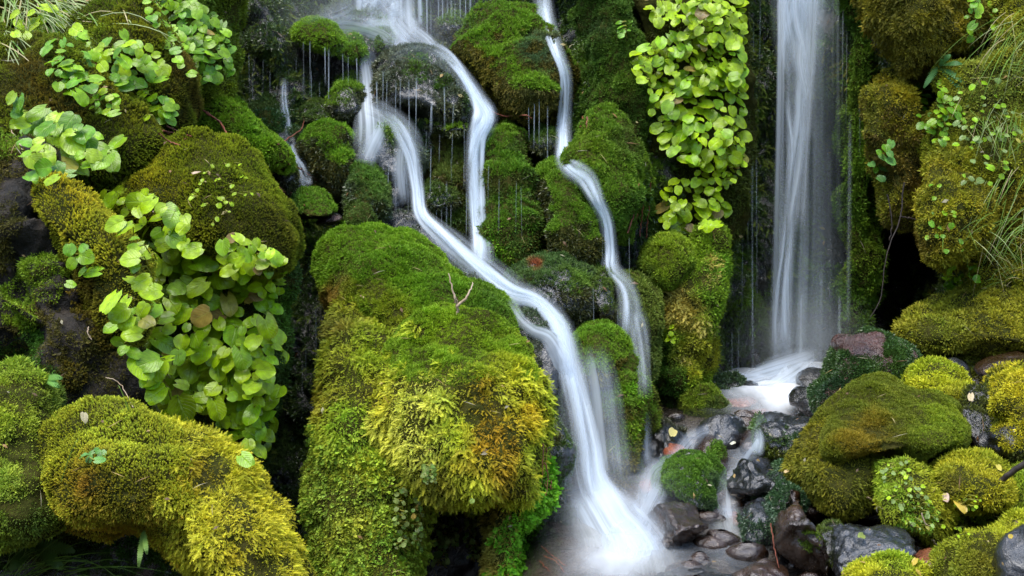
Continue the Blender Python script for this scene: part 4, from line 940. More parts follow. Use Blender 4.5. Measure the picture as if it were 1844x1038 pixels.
# the tall right fall
rf = []
for k in range(3):
    rf.append(([(1452 + 9 * k, -60, 5.6 - .03 * k, 120 + 12 * k, .22), (1450 + 7 * k, 100, 5.57 - .03 * k, 118 + 12 * k, .17), (1448 + 7 * k, 300, 5.52 - .03 * k, 130 + 14 * k, .11), (1446 + 6 * k, 480, 5.45 - .03 * k, 145 + 16 * k, .11), (1446, 660, 5.35 - .03 * k, 160, .2)], dict(seed=61 + k, bulge=.08, cols=31)))
water('waterfall', 'broad translucent veil of the tall right fall', rf, 'veil', edge=2., soft=2.4, fade=.06)
RS = [(1438, -60, 5.46, 84, 1.0), (1438, 60, 5.46, 78, .9), (1440, 160, 5.44, 56, .65), (1434, 260, 5.42, 38, .7), (1422, 400, 5.38, 30, .75), (1412, 520, 5.34, 28, .7), (1406, 660, 5.3, 40, .65)]
fs = layers(RS, 3)
for (x, y0, y1, w, o_, dx) in [(1407, -60, 655, 16, .8, -14), (1412, -60, 500, 10, .5, -6), (1466, -60, 420, 30, .5, -28), (1476, -60, 260, 24, .2, -18), (1452, 150, 660, 18, .4, -10), (1470, 200, 660, 22, .16, -4), (1490, 240, 650, 18, .1, 2), (1508, -40, 420, 10, .1, 2), (1531, 200, 600, 9, .2, -4), (1443, 520, 660, 8, .45, -2), (1512, 530, 650, 8, .35, -1), (1425, 330, 665, 14, .5, -6), (1480, 480, 655, 12, .25, -3)]:
    q = 5.42 + random.uniform(-.05, .03)
    fs.append(([(x, y0, q, w, o_), (x + dx * .3, y0 * .6 + y1 * .4, q - .02, w * random.uniform(.7, 1.2), o_ * random.uniform(.6, 1)), (x + dx * .7, y0 * .25 + y1 * .75, q - .05, w * random.uniform(.8, 1.3), o_ * random.uniform(.5, 1)), (x + dx, y1, q - .1, w * 1.3, o_ * .7)], dict(seed=random.randrange(99), fade=.12)))
water('waterfall', 'bright white strands in the front of the tall right fall', fs, 'fall', bulge=.12)
# white water of the upper pool and the runnels among the stones
water('rapids', 'white foaming shelf at the foot of the tall right fall', [
    ([(1480, 640, 5.2, 50, .3), (1440, 655, 5.15, 60, .8), (1400, 668, 5.05, 60, 1.0), (1350, 682, 4.95, 34, .9), (1315, 682, 4.9, 20, .5)], {}),
    ([(1480, 650, 5.1, 50, .3), (1440, 680, 5.0, 70, .8), (1400, 705, 4.85, 80, .9), (1370, 725, 4.7, 80, .7), (1350, 740, 4.6, 60, .3)], {}),
    ([(1400, 650, 5.2, 30, .5), (1410, 680, 5.05, 60, .8), (1415, 715, 4.85, 90, .8), (1410, 745, 4.65, 110, .4)], {}),
], 'fall', bulge=.15, lift=.04)
water('rapids', 'silky runnel winding down the middle of the stone heap', [
    ([(1385, 745, 4.45, 70, 0.22), (1375, 775, 4.2, 44, 0.36), (1350, 810, 4.0, 40, 0.47), (1325, 845, 3.85, 40, 0.40), (1308, 885, 3.72, 44, 0.40), (1312, 940, 3.58, 60, 0.43), (1315, 990, 3.42, 90, 0.22)], dict(seed=2)),
    ([(1365, 770, 4.1, 16, 0.22), (1368, 795, 3.95, 24, 0.61), (1362, 822, 3.9, 30, 0.36)], dict(seed=4)),
    ([(1300, 905, 3.7, 40, 0.22), (1305, 950, 3.55, 60, 0.43), (1320, 985, 3.45, 80, 0.22)], dict(seed=6)),
], 'fall', bulge=.15, follow=.02, soft=2.2)
water('rapids', 'silky runnel sliding down the left side of the stone heap', [
    ([(1340, 750, 4.4, 50, 0.22), (1290, 770, 4.2, 30, 0.36), (1250, 790, 4.0, 40, 0.43), (1215, 830, 3.85, 44, 0.43), (1180, 850, 3.75, 50, 0.43), (1165, 900, 3.6, 70, 0.43), (1150, 960, 3.45, 100, 0.36)], dict(seed=12)),
    ([(1160, 740, 4.2, 26, 0.22), (1165, 790, 4.0, 24, 0.36), (1168, 840, 3.85, 30, 0.36)], dict(seed=14)),
    ([(1190, 870, 3.7, 50, 0.29), (1165, 920, 3.55, 70, 0.50), (1140, 980, 3.4, 120, 0.50)], dict(seed=15)),
], 'fall', bulge=.15, follow=.02, soft=2.2)
water('rapids', 'white boil where the widest stream plunges at the bottom', [
    ([(1060, 880, 3.6, 90, .7), (1095, 940, 3.5, 140, 1.1), (1130, 1000, 3.35, 190, 1.0), (1140, 1070, 3.2, 240, .9)], dict(seed=22)),
    ([(1110, 940, 3.45, 60, .5), (1133, 975, 3.36, 60, 1.2), (1150, 1020, 3.28, 110, .8)], dict(seed=23)),
    ([(1180, 960, 3.4, 90, .1), (1165, 1000, 3.3, 140, .3), (1150, 1040, 3.2, 180, .5)], dict(seed=24)),
], 'fall', bulge=.3)

# thin threads of dripping water: one object for each dripping edge
def threads(label, xs, Y=0, mat='drip', off=.05):
    ribs = []
    for (x, y0, y1, w, o) in xs:
        q = Y or surf(x, y0 + 2, off)[0][1]
        dx = random.uniform(-2, 2)
        ribs.append(([(x, y0 - 4, q, w * .8, o * .25), (x + dx * .3, y0 + (y1 - y0) * .3, q - .01, w * .5, o * random.uniform(.2, .65)), (x + dx * .6, y0 + (y1 - y0) * .7, q - .015, w * .5, o * .45), (x + dx, y1 + random.uniform(5, 40), q - .02, w * .8, 0)], dict(cols=5, rows=14, bulge=.5, edge=3, soft=1, fade=.02)))
    return water('water_threads', label, ribs, mat)


threads('fine threads streaming down beside the top fan of white water', [(x_, random.uniform(-30, 0), random.uniform(40, 85), random.uniform(4, 8), random.uniform(.4, .9)) for x_ in (655, 668, 690, 706, 730, 746, 768, 776, 790, 806, 828, 838)], 5.3)
threads('fine threads dripping from the ledges between the left and middle streams', [(x_, y_, y_ + random.uniform(25, 70), random.uniform(3, 5), random.uniform(.3, .8)) for (x_, y_) in ((768, 240), (792, 246), (815, 244), (836, 236), (770, 372), (795, 380), (812, 372), (835, 300), (840, 350), (760, 300), (728, 300), (735, 340))], 4.6)
threads('fine threads over the dark steps beside the small white runnel', [(x_, y_, y_ + random.uniform(30, 80), random.uniform(3, 6), random.uniform(.3, .8)) for (x_, y_) in ((448, 100), (456, 120), (474, 110), (486, 130), (498, 95), (508, 120), (520, 130), (545, 140), (560, 130), (575, 150), (528, 180), (556, 220))], 5.0)
threads('row of water threads falling from the high mossy ledge', [(533, 76, 140, 4, .8), (546, 78, 160, 5, .7), (558, 78, 130, 4, .7), (585, 88, 150, 5, .7), (592, 90, 250, 6, .8), (617, 100, 140, 4, .7), (627, 105, 135, 3, .6), (642, 108, 140, 5, .8), (650, 108, 135, 4, .7), (660, 105, 150, 4, .5)])
threads('faint water threads down the recessed black wall', [(424, 85, 130, 8, .6), (440, 120, 195, 12, .7), (432, 145, 190, 5, .6), (448, 110, 190, 5, .5), (468, 95, 170, 6, .4), (480, 90, 175, 7, .45), (491, 90, 165, 6, .5), (500, 130, 180, 5, .5)], 5.25)
threads('water threads hanging in front of the undercut below the wet dome', [(690, 130, 200, 5, .6), (697, 148, 205, 4, .5), (713, 150, 235, 5, .5), (721, 145, 190, 5, .4), (736, 145, 245, 6, .6), (750, 140, 262, 5, .8), (778, 188, 205, 9, .9), (800, 160, 205, 6, .9), (817, 192, 210, 5, .7), (678, 150, 200, 6, .8)], 4.66)
threads('water threads dropping from the underside of the shaggy upper boulder', [(951, 152, 240, 4, .7), (963, 156, 250, 5, .9), (971, 154, 235, 4, .9), (986, 195, 290, 5, .8), (983, 290, 340, 5, .4), (878, 210, 250, 4, .4)], 4.75)
threads('straight threads falling free at the top right of the cascade', [(797, -30, 95, 7, .7), (813, -30, 100, 9, .6), (820, -30, 80, 6, .4), (848, -30, 50, 10, .8), (884, -20, 26, 6, .6)], 5.25)
threads('thin threads down the dark rocks between the two white streams', [(776, 268, 350, 5, .5), (787, 350, 400, 5, .6), (804, 330, 410, 6, .5), (700, 300, 340, 5, .5), (712, 305, 380, 6, .5), (812, 290, 320, 4, .4)], 4.62)
threads('thin threads on the green buttress beside the middle column', [(899, 325, 400, 4, .5), (930, 330, 390, 3, .4), (938, 340, 400, 3, .4), (880, 300, 340, 4, .4)], 4.5)
threads('long thin threads between the hanging leaves and the tall fall', [(1347, 280, 440, 5, .6), (1354, 275, 670, 8, .75), (1362, 280, 520, 5, .55), (1338, 300, 560, 5, .35), (1345, 50, 120, 4, .4), (1357, 40, 100, 4, .5), (1369, 0, 110, 5, .4), (1330, 590, 680, 5, .4), (1318, 600, 680, 4, .35)], 5.25)
threads('threads along the right margin of the tall fall', [(1518, 20, 200, 5, .35), (1525, 60, 220, 5, .3), (1548, 190, 260, 6, .35), (1500, 0, 160, 6, .25), (1522, 560, 640, 4, .3)], 5.4)
threads('faint threads in the dark gap left of the great mound', [(568, 560, 620, 6, .4), (551, 630, 680, 5, .35), (545, 660, 720, 4, .3)], 3.95)
threads('drips on the wet rock wall beside the main stream', [(1018, 850, 930, 4, .45), (1000, 900, 960, 4, .35), (975, 960, 1030, 4, .4), (962, 975, 1040, 6, .5)], 3.62)
threads('drips at the foot of the misty boulders by the thin right stream', [(1068, 520, 590, 4, .5), (1112, 560, 600, 4, .5), (1159, 640, 700, 6, .4), (1085, 430, 470, 3, .3), (1133, 430, 500, 4, .3)], 4.2)

# sheet of water on the stream bed
X, Yg = np.meshgrid(np.arange(.05, 2.6, .02), np.arange(2.4, 5.7, .02))
V = np.stack([X.ravel(), Yg.ravel(), ground_z(X, Yg).ravel()], 1)
V[:, 2] += .032 + .012 * fbm(V, 4, 8, 3)
px, py = to_px(V)
FO = [(1105, 1000, 66, .58), (1080, 920, 50, .5), (1165, 960, 60, .55), (1190, 1010, 80, .35), (1310, 985, 60, .35), (1400, 700, 55, .8), (1450, 660, 60, .9), (1370, 680, 60, .8), (1330, 690, 30, .5), (1375, 745, 40, .4), (1170, 860, 50, .4), (1310, 880, 50, .4), (1350, 800, 50, .45), (1250, 800, 40, .35)]
op = np.full(len(V), .0)
for (a, b, r, o) in FO: op = np.maximum(op, (o * 1.1 if o > .6 else o * (.7 if a < 1110 and b > 900 else .35)) * np.exp(-((px - a) ** 2 + ((py - b) * 1.3) ** 2) / r ** 2))
w = X.shape[1]; i, j = np.meshgrid(np.arange(X.shape[0] - 1), np.arange(w - 1), indexing='ij'); i = i.ravel(); j = j.ravel()
F = np.stack([i * w + j, i * w + j + 1, (i + 1) * w + j + 1, (i + 1) * w + j], 1)
tag(mesh_obj('water', V, F, M['pool'], op=op, smooth=True), 'shallow clear stream water with foam among the stones', 'water', kind='structure')

# ------------------------------------------------------------------ broad-leaved plants
def leaf_tmpl(seed):
    r = np.random.default_rng(seed)
    nt, nu = 8, 7
    ts = np.linspace(0, 1, nt); us = np.linspace(-1, 1, nu)
    V, U = [], []
    cup = r.uniform(-.05, .16); droop = r.uniform(.02, .24); tw = r.uniform(-.15, .15); notch = r.uniform(.02, .14)
    for t in ts:
        w = .5 * math.sin(math.pi * (t * .95 + .028) ** .85) ** .47
        w *= 1 + .06 * math.sin(t * 37 + seed)
        for u in us:
            x = w * u
            z = t - notch * abs(u) * (1 - t) ** 3 * 3 + .02 * r.normal()
            y = cup * abs(u) ** 1.4 * w * 1.1 - droop * t * t + tw * u * t + .018 * math.sin(t * 16 - abs(u) * 4)
            V.append((x, y, z)); U.append((u, t))
    F = [(i * nu + j, i * nu + j + 1, (i + 1) * nu + j + 1, (i + 1) * nu + j) for i in range(nt - 1) for j in range(nu - 1)]
    return np.array(V), np.array(F), np.array(U)


LT = [leaf_tmpl(k) for k in range(6)]
LEAF = (.24, .45, .006); LEAF2 = (.36, .55, .006); LEAFD = (.13, .32, .01); LEAFY = (.36, .52, .008)


def inside(poly, x, y):
    p = np.asarray(poly, float); c = False; j = len(p) - 1
    for i in range(len(p)):
        if (p[i, 1] > y) != (p[j, 1] > y) and x < (p[j, 0] - p[i, 0]) * (y - p[i, 1]) / (p[j, 1] - p[i, 1]) + p[i, 0]: c = not c
        j = i
    return c


def plant(name, label, poly, size, n, cols, depth=.12, stemcol=(.3, .3, .05), cat='plant', group=None, brown=.02, face=(.85, .7), sj=.4, hang=.45):
    poly = np.asarray(poly, float)
    x0, y0 = poly.min(0); x1, y1 = poly.max(0)
    pts, tries, md = [], 0, size * .5
    while len(pts) < n and tries < 6000:
        tries += 1
        x, y = random.uniform(x0, x1), random.uniform(y0, y1)
        if not inside(poly, x, y): continue
        if tries % 300 == 0: md *= .85
        if all((x - a) ** 2 + (y - b) ** 2 > md * md for a, b in pts): pts.append((x, y))
    cxp, cyp = poly.mean(0)
    VV, FF, CC, UU, o = [], [], [], [], 0
    SV, SF, so = [], [], 0
    base, _ = surf(cxp, cyp)
    root = empty(name, label, cat, base, group)
    for q, (x, y) in enumerate(pts):
        s0, nn = surf(x, y)
        P = at(x, y, s0[1] - random.uniform(.02, depth * 1.15) * (size / 30))
        s = size * (.64 if cat == 'plant' and 'heart' in name else .7) * pxm(P[1]) * random.uniform(1 - sj, 1 + sj)
        lat = np.array([(x - cxp) / max(x1 - x0, 1), 0, 0])
        nrmv = nrm(np.array([0, -face[0], face[1]]) + nn * .25 + lat * .4 + np.array([random.gauss(0, .28), random.gauss(0, .2), random.gauss(0, .25)]))
        g = np.array([lat[0] * 1.2 + random.gauss(0, .65), -.3, -hang + random.gauss(0, .4)])
        g = nrm(g - nrmv * (g @ nrmv)); xa = np.cross(g, nrmv)
        xa = nrm(xa)
        T, TF, TU = LT[q % 6]
        sx = random.uniform(.85, 1.12)
        W = P + s * (T[:, :1] * xa * sx + T[:, 1:2] * nrmv + (T[:, 2:3] - .5) * g)
        c = np.array(random.choice(cols)) * random.uniform(.72, 1.2)
        if random.random() < brown: c = np.array(random.choice([(.36, .25, .05), (.42, .38, .06), (.25, .16, .05)]))
        cc = np.tile(c, (len(T), 1)); cc *= 1 + .12 * rng.normal(size=(len(T), 1))
        if random.random() < brown * 2:
            e = (np.abs(TU[:, 0]) > .7) | (TU[:, 1] > .9); cc[e] = cc[e] * .5 + np.array([.2, .13, .03]) * .5
        VV.append(W); CC.append(np.clip(cc, .005, .8)); UU.append(TU); FF.append(TF + o); o += len(T)
        b0 = W[:7].mean(0); b1 = s0 + np.array([-lat[0] * .1, .01, -.015]); mid = (b0 + b1) / 2 + np.array([0, -.004, .012])
        rad = .0019 * P[1] / 3.5
        for (A, B) in ((b0, mid), (mid, b1)):
            d = nrm(B - A); p1 = nrm(np.cross(d, [.3, .9, .2])); p2 = np.cross(d, p1)
            ring = [A + rad * (math.cos(a) * p1 + math.sin(a) * p2) for a in (0, 2.09, 4.19)] + [B + rad * (math.cos(a) * p1 + math.sin(a) * p2) for a in (0, 2.09, 4.19)]
            SV += ring; SF += [(so, so + 1, so + 4, so + 3), (so + 1, so + 2, so + 5, so + 4), (so + 2, so, so + 3, so + 5)]; so += 6
    mesh_obj('foliage', np.concatenate(VV), np.concatenate(FF), M['leaf'], root, col=np.concatenate(CC), uv=np.concatenate(UU), smooth=True)
    SV = np.array(SV)
    mesh_obj('stem', SV, np.array(SF), M['grass'], root, col=np.tile(np.array(stemcol), (len(SV), 1)))
    return root


GL = 'round-leaved plants on the left bank'
L1 = [LEAF, LEAF2, LEAFD]; L2 = [LEAF, LEAF2, LEAF2, LEAFY]
RL = 'round_leaved_plant'
plant(RL, 'pale leaved sprig among the dry grass in the upper left corner', [(10, 25), (130, 5), (150, 75), (20, 65)], 34, 16, [LEAF2, LEAFY], group=GL)
plant(RL, 'dark leaved tuft under the dry grass, above the largest shiny leaves', [(80, 75), (165, 60), (185, 130), (150, 180), (90, 150)], 30, 32, [LEAFD, LEAF], group=GL)
plant(RL, 'glossy tuft at the top of the olive brown bank, left of its crest', [(170, 80), (230, 62), (292, 100), (296, 142), (230, 162), (180, 122)], 30, 32, L1, group=GL)
plant(RL, 'small leaf tuft just above the bright green ridge', [(250, 165), (322, 182), (312, 220), (262, 215)], 23, 20, L1, group=GL)
plant(RL, 'plant with the largest shiny leaves beside the dark rock face at the left', [(15, 170), (55, 200), (115, 215), (180, 240), (215, 260), (205, 300), (150, 300), (120, 325), (45, 325), (40, 250)], 44, 48, L1, group=GL)
plant(RL, 'dense stand of small leaves beside the black wall at the top', [(250, -10), (335, -10), (412, 50), (415, 130), (365, 155), (310, 110), (275, 45)], 27, 83, [LEAFD, LEAF, LEAF], group=GL)
plant(RL, 'tiny leaved tuft in the middle of the upper left bank', [(160, 150), (225, 158), (205, 205), (165, 200)], 21, 18, L1, group=GL)
GC = 'plants of the largest leaf clump'
plant(RL, 'upper left end of the largest leaf clump, next to the yellow hump', [(165, 345), (250, 345), (345, 395), (335, 450), (262, 470), (212, 420)], 38, 35, L2, group=GC)
plant(RL, 'biggest flat leaves in the upper middle of the largest leaf clump', [(232, 440), (340, 430), (402, 500), (382, 560), (280, 545), (228, 500)], 46, 35, L2, group=GC)
plant(RL, 'small curled leaves at the right shoulder of the largest leaf clump', [(400, 432), (450, 424), (512, 470), (502, 565), (430, 545), (398, 480)], 30, 51, [LEAF2, LEAFY, LEAF], brown=.05, group=GC)
plant(RL, 'leaves against the foot of the yellow hump, left edge of the largest clump', [(188, 540), (295, 560), (325, 640), (270, 690), (200, 610)], 48, 27, [LEAF, LEAF2], group=GC)
plant(RL, 'crowded leaves in the centre of the largest leaf clump', [(322, 560), (420, 548), (502, 600), (512, 650), (420, 662), (328, 642)], 41, 45, L2, brown=.03, group=GC)
plant(RL, 'big leaves at the lower left of the largest leaf clump', [(265, 640), (340, 640), (362, 745), (330, 765), (270, 735)], 48, 27, L2, group=GC)
plant(RL, 'leaves at the lower right of the largest leaf clump', [(368, 650), (462, 640), (502, 700), (492, 765), (410, 768), (358, 712)], 39, 48, L2, brown=.03, group=GC)
plant(RL, 'last few leaves dangling below the largest leaf clump', [(390, 765), (480, 750), (500, 795), (445, 832), (412, 805)], 34, 16, L2, brown=.05, group=GC)
plant(RL, 'small sprig growing out of the yellow hump', [(112, 450), (150, 435), (165, 490), (125, 515)], 32, 8, [LEAFD, LEAF])
plant(RL, 'three-leaved seedling on the golden mossy arch', [(148, 805), (185, 805), (190, 832), (150, 830)], 20, 6, [(.13, .33, .06)])
plant('seedling', 'tiny seedlings sprinkled over the olive moss dome', [(330, 300), (430, 290), (460, 350), (390, 420), (340, 370)], 11, 26, [LEAF2, LEAFY], sj=.4, depth=.2)
GH = 'hanging heart-leaved plants'
HL = 'heart_leaved_plant'
plant(HL, 'short sprig at the top left of the hanging leaf curtain', [(1160, -5), (1230, -5), (1236, 38), (1180, 46)], 28, 16, [LEAFY, LEAF2], group=GH, hang=.7)
plant(HL, 'top right part of the hanging leaf curtain', [(1240, -10), (1335, -10), (1346, 60), (1300, 80), (1238, 62)], 29, 54, [LEAFY, LEAF2], group=GH, hang=.7)
plant(HL, 'widest part of the hanging leaf curtain, crowded with leaves', [(1140, 92), (1190, 70), (1240, 60), (1342, 70), (1338, 150), (1240, 165), (1150, 152)], 28, 113, [LEAFY, LEAF2, LEAF], group=GH, hang=.7)
plant(HL, 'lower half of the hanging leaf curtain with large single hearts', [(1162, 165), (1340, 150), (1346, 240), (1330, 300), (1240, 292), (1185, 265)], 31, 83, [LEAFY, LEAF2, LEAF], group=GH, hang=.7, brown=.03)
plant(HL, 'thin lower fringe of the hanging curtain above the separate cluster', [(1225, 275), (1330, 285), (1325, 340), (1285, 345), (1235, 300)], 26, 22, [LEAFY, LEAF2], group=GH, hang=.8, brown=.08)
plant(HL, 'narrow tail of the hanging curtain beside the thin threads', [(1298, 240), (1346, 240), (1338, 320), (1302, 335)], 24, 21, [LEAFY, LEAF2], group=GH, hang=.8)
plant(HL, 'separate leaf cluster below the hanging curtain', [(1182, 390), (1205, 325), (1258, 322), (1312, 370), (1302, 402), (1240, 425), (1188, 410)], 28, 43, [LEAFY, LEAF2], group=GH, hang=.7, brown=.07)
plant('wall_plant', 'tiny sprig on the face of the lime mossy pillar', [(1193, 585), (1226, 590), (1215, 618), (1196, 612)], 12, 9, [LEAF2])
plant('wall_plant', 'small bright plant dangling into the dark cave at the right', [(1560, 300), (1600, 250), (1618, 265), (1598, 320), (1570, 335)], 24, 11, [LEAFD, (.12, .3, .06)])
GR = 'small plants on the right bank'
plant('wall_plant', 'trailing plant down the right side of the gold column', [(1650, 150), (1702, 150), (1732, 200), (1695, 275), (1655, 225)], 18, 42, [LEAFD, LEAF], group=GR)
plant('wall_plant', 'tuft above the mound at the bottom of the grassy bank', [(1698, 485), (1752, 468), (1765, 500), (1710, 535)], 20, 18, [LEAFD, LEAF], group=GR)
plant('wall_plant', 'sprig beside the brown overhang in the upper right', [(1740, -10), (1790, -10), (1802, 60), (1742, 95)], 20, 28, [LEAFD, LEAF], group=GR)
plant('wall_plant', 'spread of tiny leaves across the grassy bank', [(1710, 170), (1800, 140), (1844, 250), (1800, 330), (1730, 340)], 14, 55, [LEAF, (.2, .3, .08)], group=GR, depth=.2)
plant('wall_plant', 'thin leafy runner below the trailing plant of the right bank', [(1660, 330), (1720, 330), (1740, 450), (1680, 470), (1660, 400)], 13, 16, [LEAF, LEAFD], group=GR)
plant('wall_plant', 'tiny sprig high on the green band left of the leaf curtain', [(1112, 40), (1135, 30), (1140, 60), (1118, 68)], 12, 8, [LEAFD])
plant('creeping_plant', 'fresh green creeper on the front of the olive dome boulder', [(1580, 840), (1640, 830), (1660, 870), (1700, 950), (1640, 960), (1600, 900)], 9, 60, [LEAF2, (.3, .42, .12)], depth=.15, group='creepers by the stream')
plant('creeping_plant', 'sparse creeper between the two golden mounds at the right', [(1720, 900), (1770, 890), (1750, 960), (1720, 980)], 9, 24, [LEAF2], depth=.15, group='creepers by the stream')
# strings of round leaves over the dark hollow of the great mound
for q, (x, y0, y1, lb) in enumerate([(722, 880, 990, 'leaf string at the left rim of the dark hollow under the great mound'), (752, 900, 1000, 'second leaf string from the left over the dark hollow under the great mound'),
                                     (793, 940, 1018, 'leaf string ending lowest in the middle of the dark hollow'), (812, 900, 985, 'leaf string right of the middle in the dark hollow'), (848, 900, 1005, 'leaf string near the right rim of the dark hollow'), (772, 840, 870, 'short leaf string on the golden front of the great mound')]):
    plant('trailing_plant', lb, [(x - 9, y0), (x + 9, y0), (x + 14, y1), (x - 14, y1)], 11, 26, [(.22, .32, .06), (.3, .38, .1), (.15, .28, .04)], depth=.3, group='leaf strings under the great mound', face=(.9, .4))

# ------------------------------------------------------------------ grasses, ferns, sticks, fallen leaves
def blades(name, label, specs, cols, cat='grass', group=None, w=2.2):
    VV, FF, CC, o = [], [], [], 0
    b0 = surf(*specs[0][:2])[0]
    for (x, y, dx, dy, n, spread) in specs:
        for _ in range(n):
            xx, yy = x + random.gauss(0, spread), y + random.gauss(0, spread * .6)
            B, nn = surf(xx, yy); Y = B[1]
            k = random.uniform(.55, 1.15)
            ex, ey = dx * k + random.gauss(0, abs(dx) * .25 + 10), dy * k + random.gauss(0, abs(dy) * .25 + 8)
            sag = abs(ex) * random.uniform(.1, .5)
            ln = 7; pts = []
            for t in np.linspace(0, 1, ln):
                pts.append(at(xx + ex * t, yy + ey * t - math.sin(t * math.pi * .8) * sag * .5 + sag * t * t, Y - .02 - .1 * math.sin(t * 2)))
            pts = np.array(pts); tg = nrm(np.gradient(pts, axis=0)); sd = nrm(np.cross(tg, np.array([.2, -1, .5])))
            ww = (w * pxm(Y) * (1 - np.linspace(0, 1, ln) ** 2 * .9))[:, None] * random.uniform(.6, 1.2) * .5
            VV += [pts - sd * ww, pts + sd * ww]
            a = o + np.arange(ln - 1); FF.append(np.stack([a, a + 1, a + 1 + ln, a + ln], 1)); o += 2 * ln
            c = np.array(random.choice(cols)) * random.uniform(.7, 1.2)
            CC.append(np.tile(c, (2 * ln, 1)))
    ob = mesh_obj(name, np.concatenate(VV), np.concatenate(FF), M['grass'], col=np.concatenate(CC))
    return tag(ob, label, cat, group)


STRAW = (.5, .42, .2); GRS = (.17, .3, .04); PALE = (.33, .4, .16)
blades('grass_tuft', 'dry straw and green grass drooping over the upper left corner', [(60, 10, 60, 60, 46, 40), (110, 20, 90, 40, 40, 30), (20, 60, 50, 90, 24, 25), (150, 30, 110, 30, 16, 20), (30, 10, -20, 120, 14, 20), (100, -10, 30, 30, 40, 60)], [STRAW, PALE, GRS, PALE])
blades('grass_tuft', 'long thin grass blades at the bottom left corner', [(30, 1040, 90, -70, 16, 30), (60, 1050, 140, -30, 10, 30), (20, 1030, 30, -110, 8, 20), (110, 1050, 90, -20, 6, 20)], [GRS, (.15, .28, .04)])
blades('grass_tuft', 'pale grass hanging along the upper part of the grassy right bank', [(1830, 60, -50, 70, 40, 40), (1800, 140, 60, -20, 20, 30), (1830, 220, -40, 60, 36, 40), (1780, 220, 40, 50, 24, 30)], [PALE, GRS, GRS, GRS, STRAW], w=1.1)
blades('grass_tuft', 'straw coloured grass on the lower right bank above the yellow mound', [(1800, 440, 40, 40, 30, 34), (1830, 400, -50, 50, 24, 30), (1790, 510, 50, -40, 24, 26), (1830, 330, -30, 70, 20, 30)], [STRAW, PALE, GRS, GRS, GRS], w=1.1)
blades('bent_grass', 'single bent grass blade standing on the golden mossy arch', [(108, 868, 30, -110, 1, 1), (232, 738, -32, -60, 1, 1)], [GRS], w=3)


def fern(label, base, fronds, col, group=None):
    b, _ = surf(*base)
    root = empty('fern', label, 'fern', b, group)
    for (ex, ey, ln) in fronds:
        VV, FF, o = [], [], 0
        Y = b[1] - .03
        ax = np.array([(base[0] + ex * t, base[1] + ey * t + abs(ex) * .25 * t * t, Y - .08 * math.sin(t * 1.8)) for t in np.linspace(0, 1, 16)])
        A = at(ax[:, 0], ax[:, 1], ax[:, 2]); tg = nrm(np.gradient(A, axis=0)); sd = nrm(np.cross(tg, [0.1, -1, .3]))
        for k in range(1, 16):
            l = ln * pxm(Y) * math.sin(math.pi * (k / 16) ** .7) ** .8 * .5 + .002
            for s in (-1, 1):
                tip = A[k] + sd[k] * s * l + tg[k] * l * .35
                h = tg[k] * .005
                VV += [A[k] - h, A[k] + h, tip * .5 + A[k] * .5 + h * 1.2, tip]; FF.append((o, o + 1, o + 2, o + 3)); o += 4
        for k in range(15):
            VV += [A[k] - sd[k] * .001, A[k] + sd[k] * .001, A[k + 1] + sd[k] * .001, A[k + 1] - sd[k] * .001]; FF.append((o, o + 1, o + 2, o + 3)); o += 4
        VV = np.array(VV); cc = np.tile(np.array(col) * random.uniform(.8, 1.15), (len(VV), 1))
        mesh_obj('frond', VV, np.array(FF), M['grass'], root, col=cc)


fern('bluish green fern beside the brown overhang above the trailing plant', (1690, 120), [(50, 20, 15), (40, -15, 13), (-25, 30, 12), (52, 42, 14), (20, -25, 12)], (.08, .2, .05))
fern('tiny pale fern dangling under the golden mossy arch', (258, 955), [(-8, 60, 9), (6, 38, 8)], (.22, .36, .07))
fern('tiny fern tip on the dark rock face at the left', (80, 682), [(28, -8, 12), (24, 8, 12)], (.2, .42, .08))
fern('dark fern in the hollow under the golden mossy arch', (60, 985), [(50, 25, 30), (70, -10, 28), (-40, 30, 26)], (.08, .16, .03))


def tube(pts, r0, r1, n=6):
    pts = np.asarray(pts, float); k = len(pts)
    tg = nrm(np.gradient(pts, axis=0)); a = nrm(np.cross(tg, [.31, .77, .2])); b = np.cross(tg, a)
    r = np.linspace(r0, r1, k)
    th = np.arange(n) * 2 * math.pi / n
    V = (pts[:, None] + r[:, None, None] * (np.cos(th)[None, :, None] * a[:, None] + np.sin(th)[None, :, None] * b[:, None])).reshape(-1, 3)
    i, j = np.meshgrid(np.arange(k - 1), np.arange(n), indexing='ij'); i = i.ravel(); j = j.ravel()
    return V, np.stack([i * n + j, i * n + (j + 1) % n, (i + 1) * n + (j + 1) % n, (i + 1) * n + j], 1)


def stick(name, label, lines, mat, cat, r=(3, 1), off=.02, group=None, jit=2.):
    """lines: pixel polylines lying on (or standing out from) the rock"""
    VV, FF, o = [], [], 0
    for ln in lines:
        P = smooth_open(np.array([(p[0], p[1]) for p in ln], float), 18)
        P += rng.normal(size=P.shape) * jit * .35
        Yk = np.array([(p[2] if len(p) > 2 else surf(p[0], p[1], off)[0][1]) for p in ln]); Yv = np.interp(np.linspace(0, 1, 18), np.linspace(0, 1, len(ln)), Yk)
        W = at(P[:, 0], P[:, 1], Yv)
        V, F = tube(W, r[0] * pxm(Yv[0]) * .5, r[1] * pxm(Yv[-1]) * .5)
        VV.append(V); FF.append(F + o); o += len(V)
    return tag(mesh_obj(name, np.concatenate(VV), np.concatenate(FF), M[mat], smooth=True), label, cat, group)


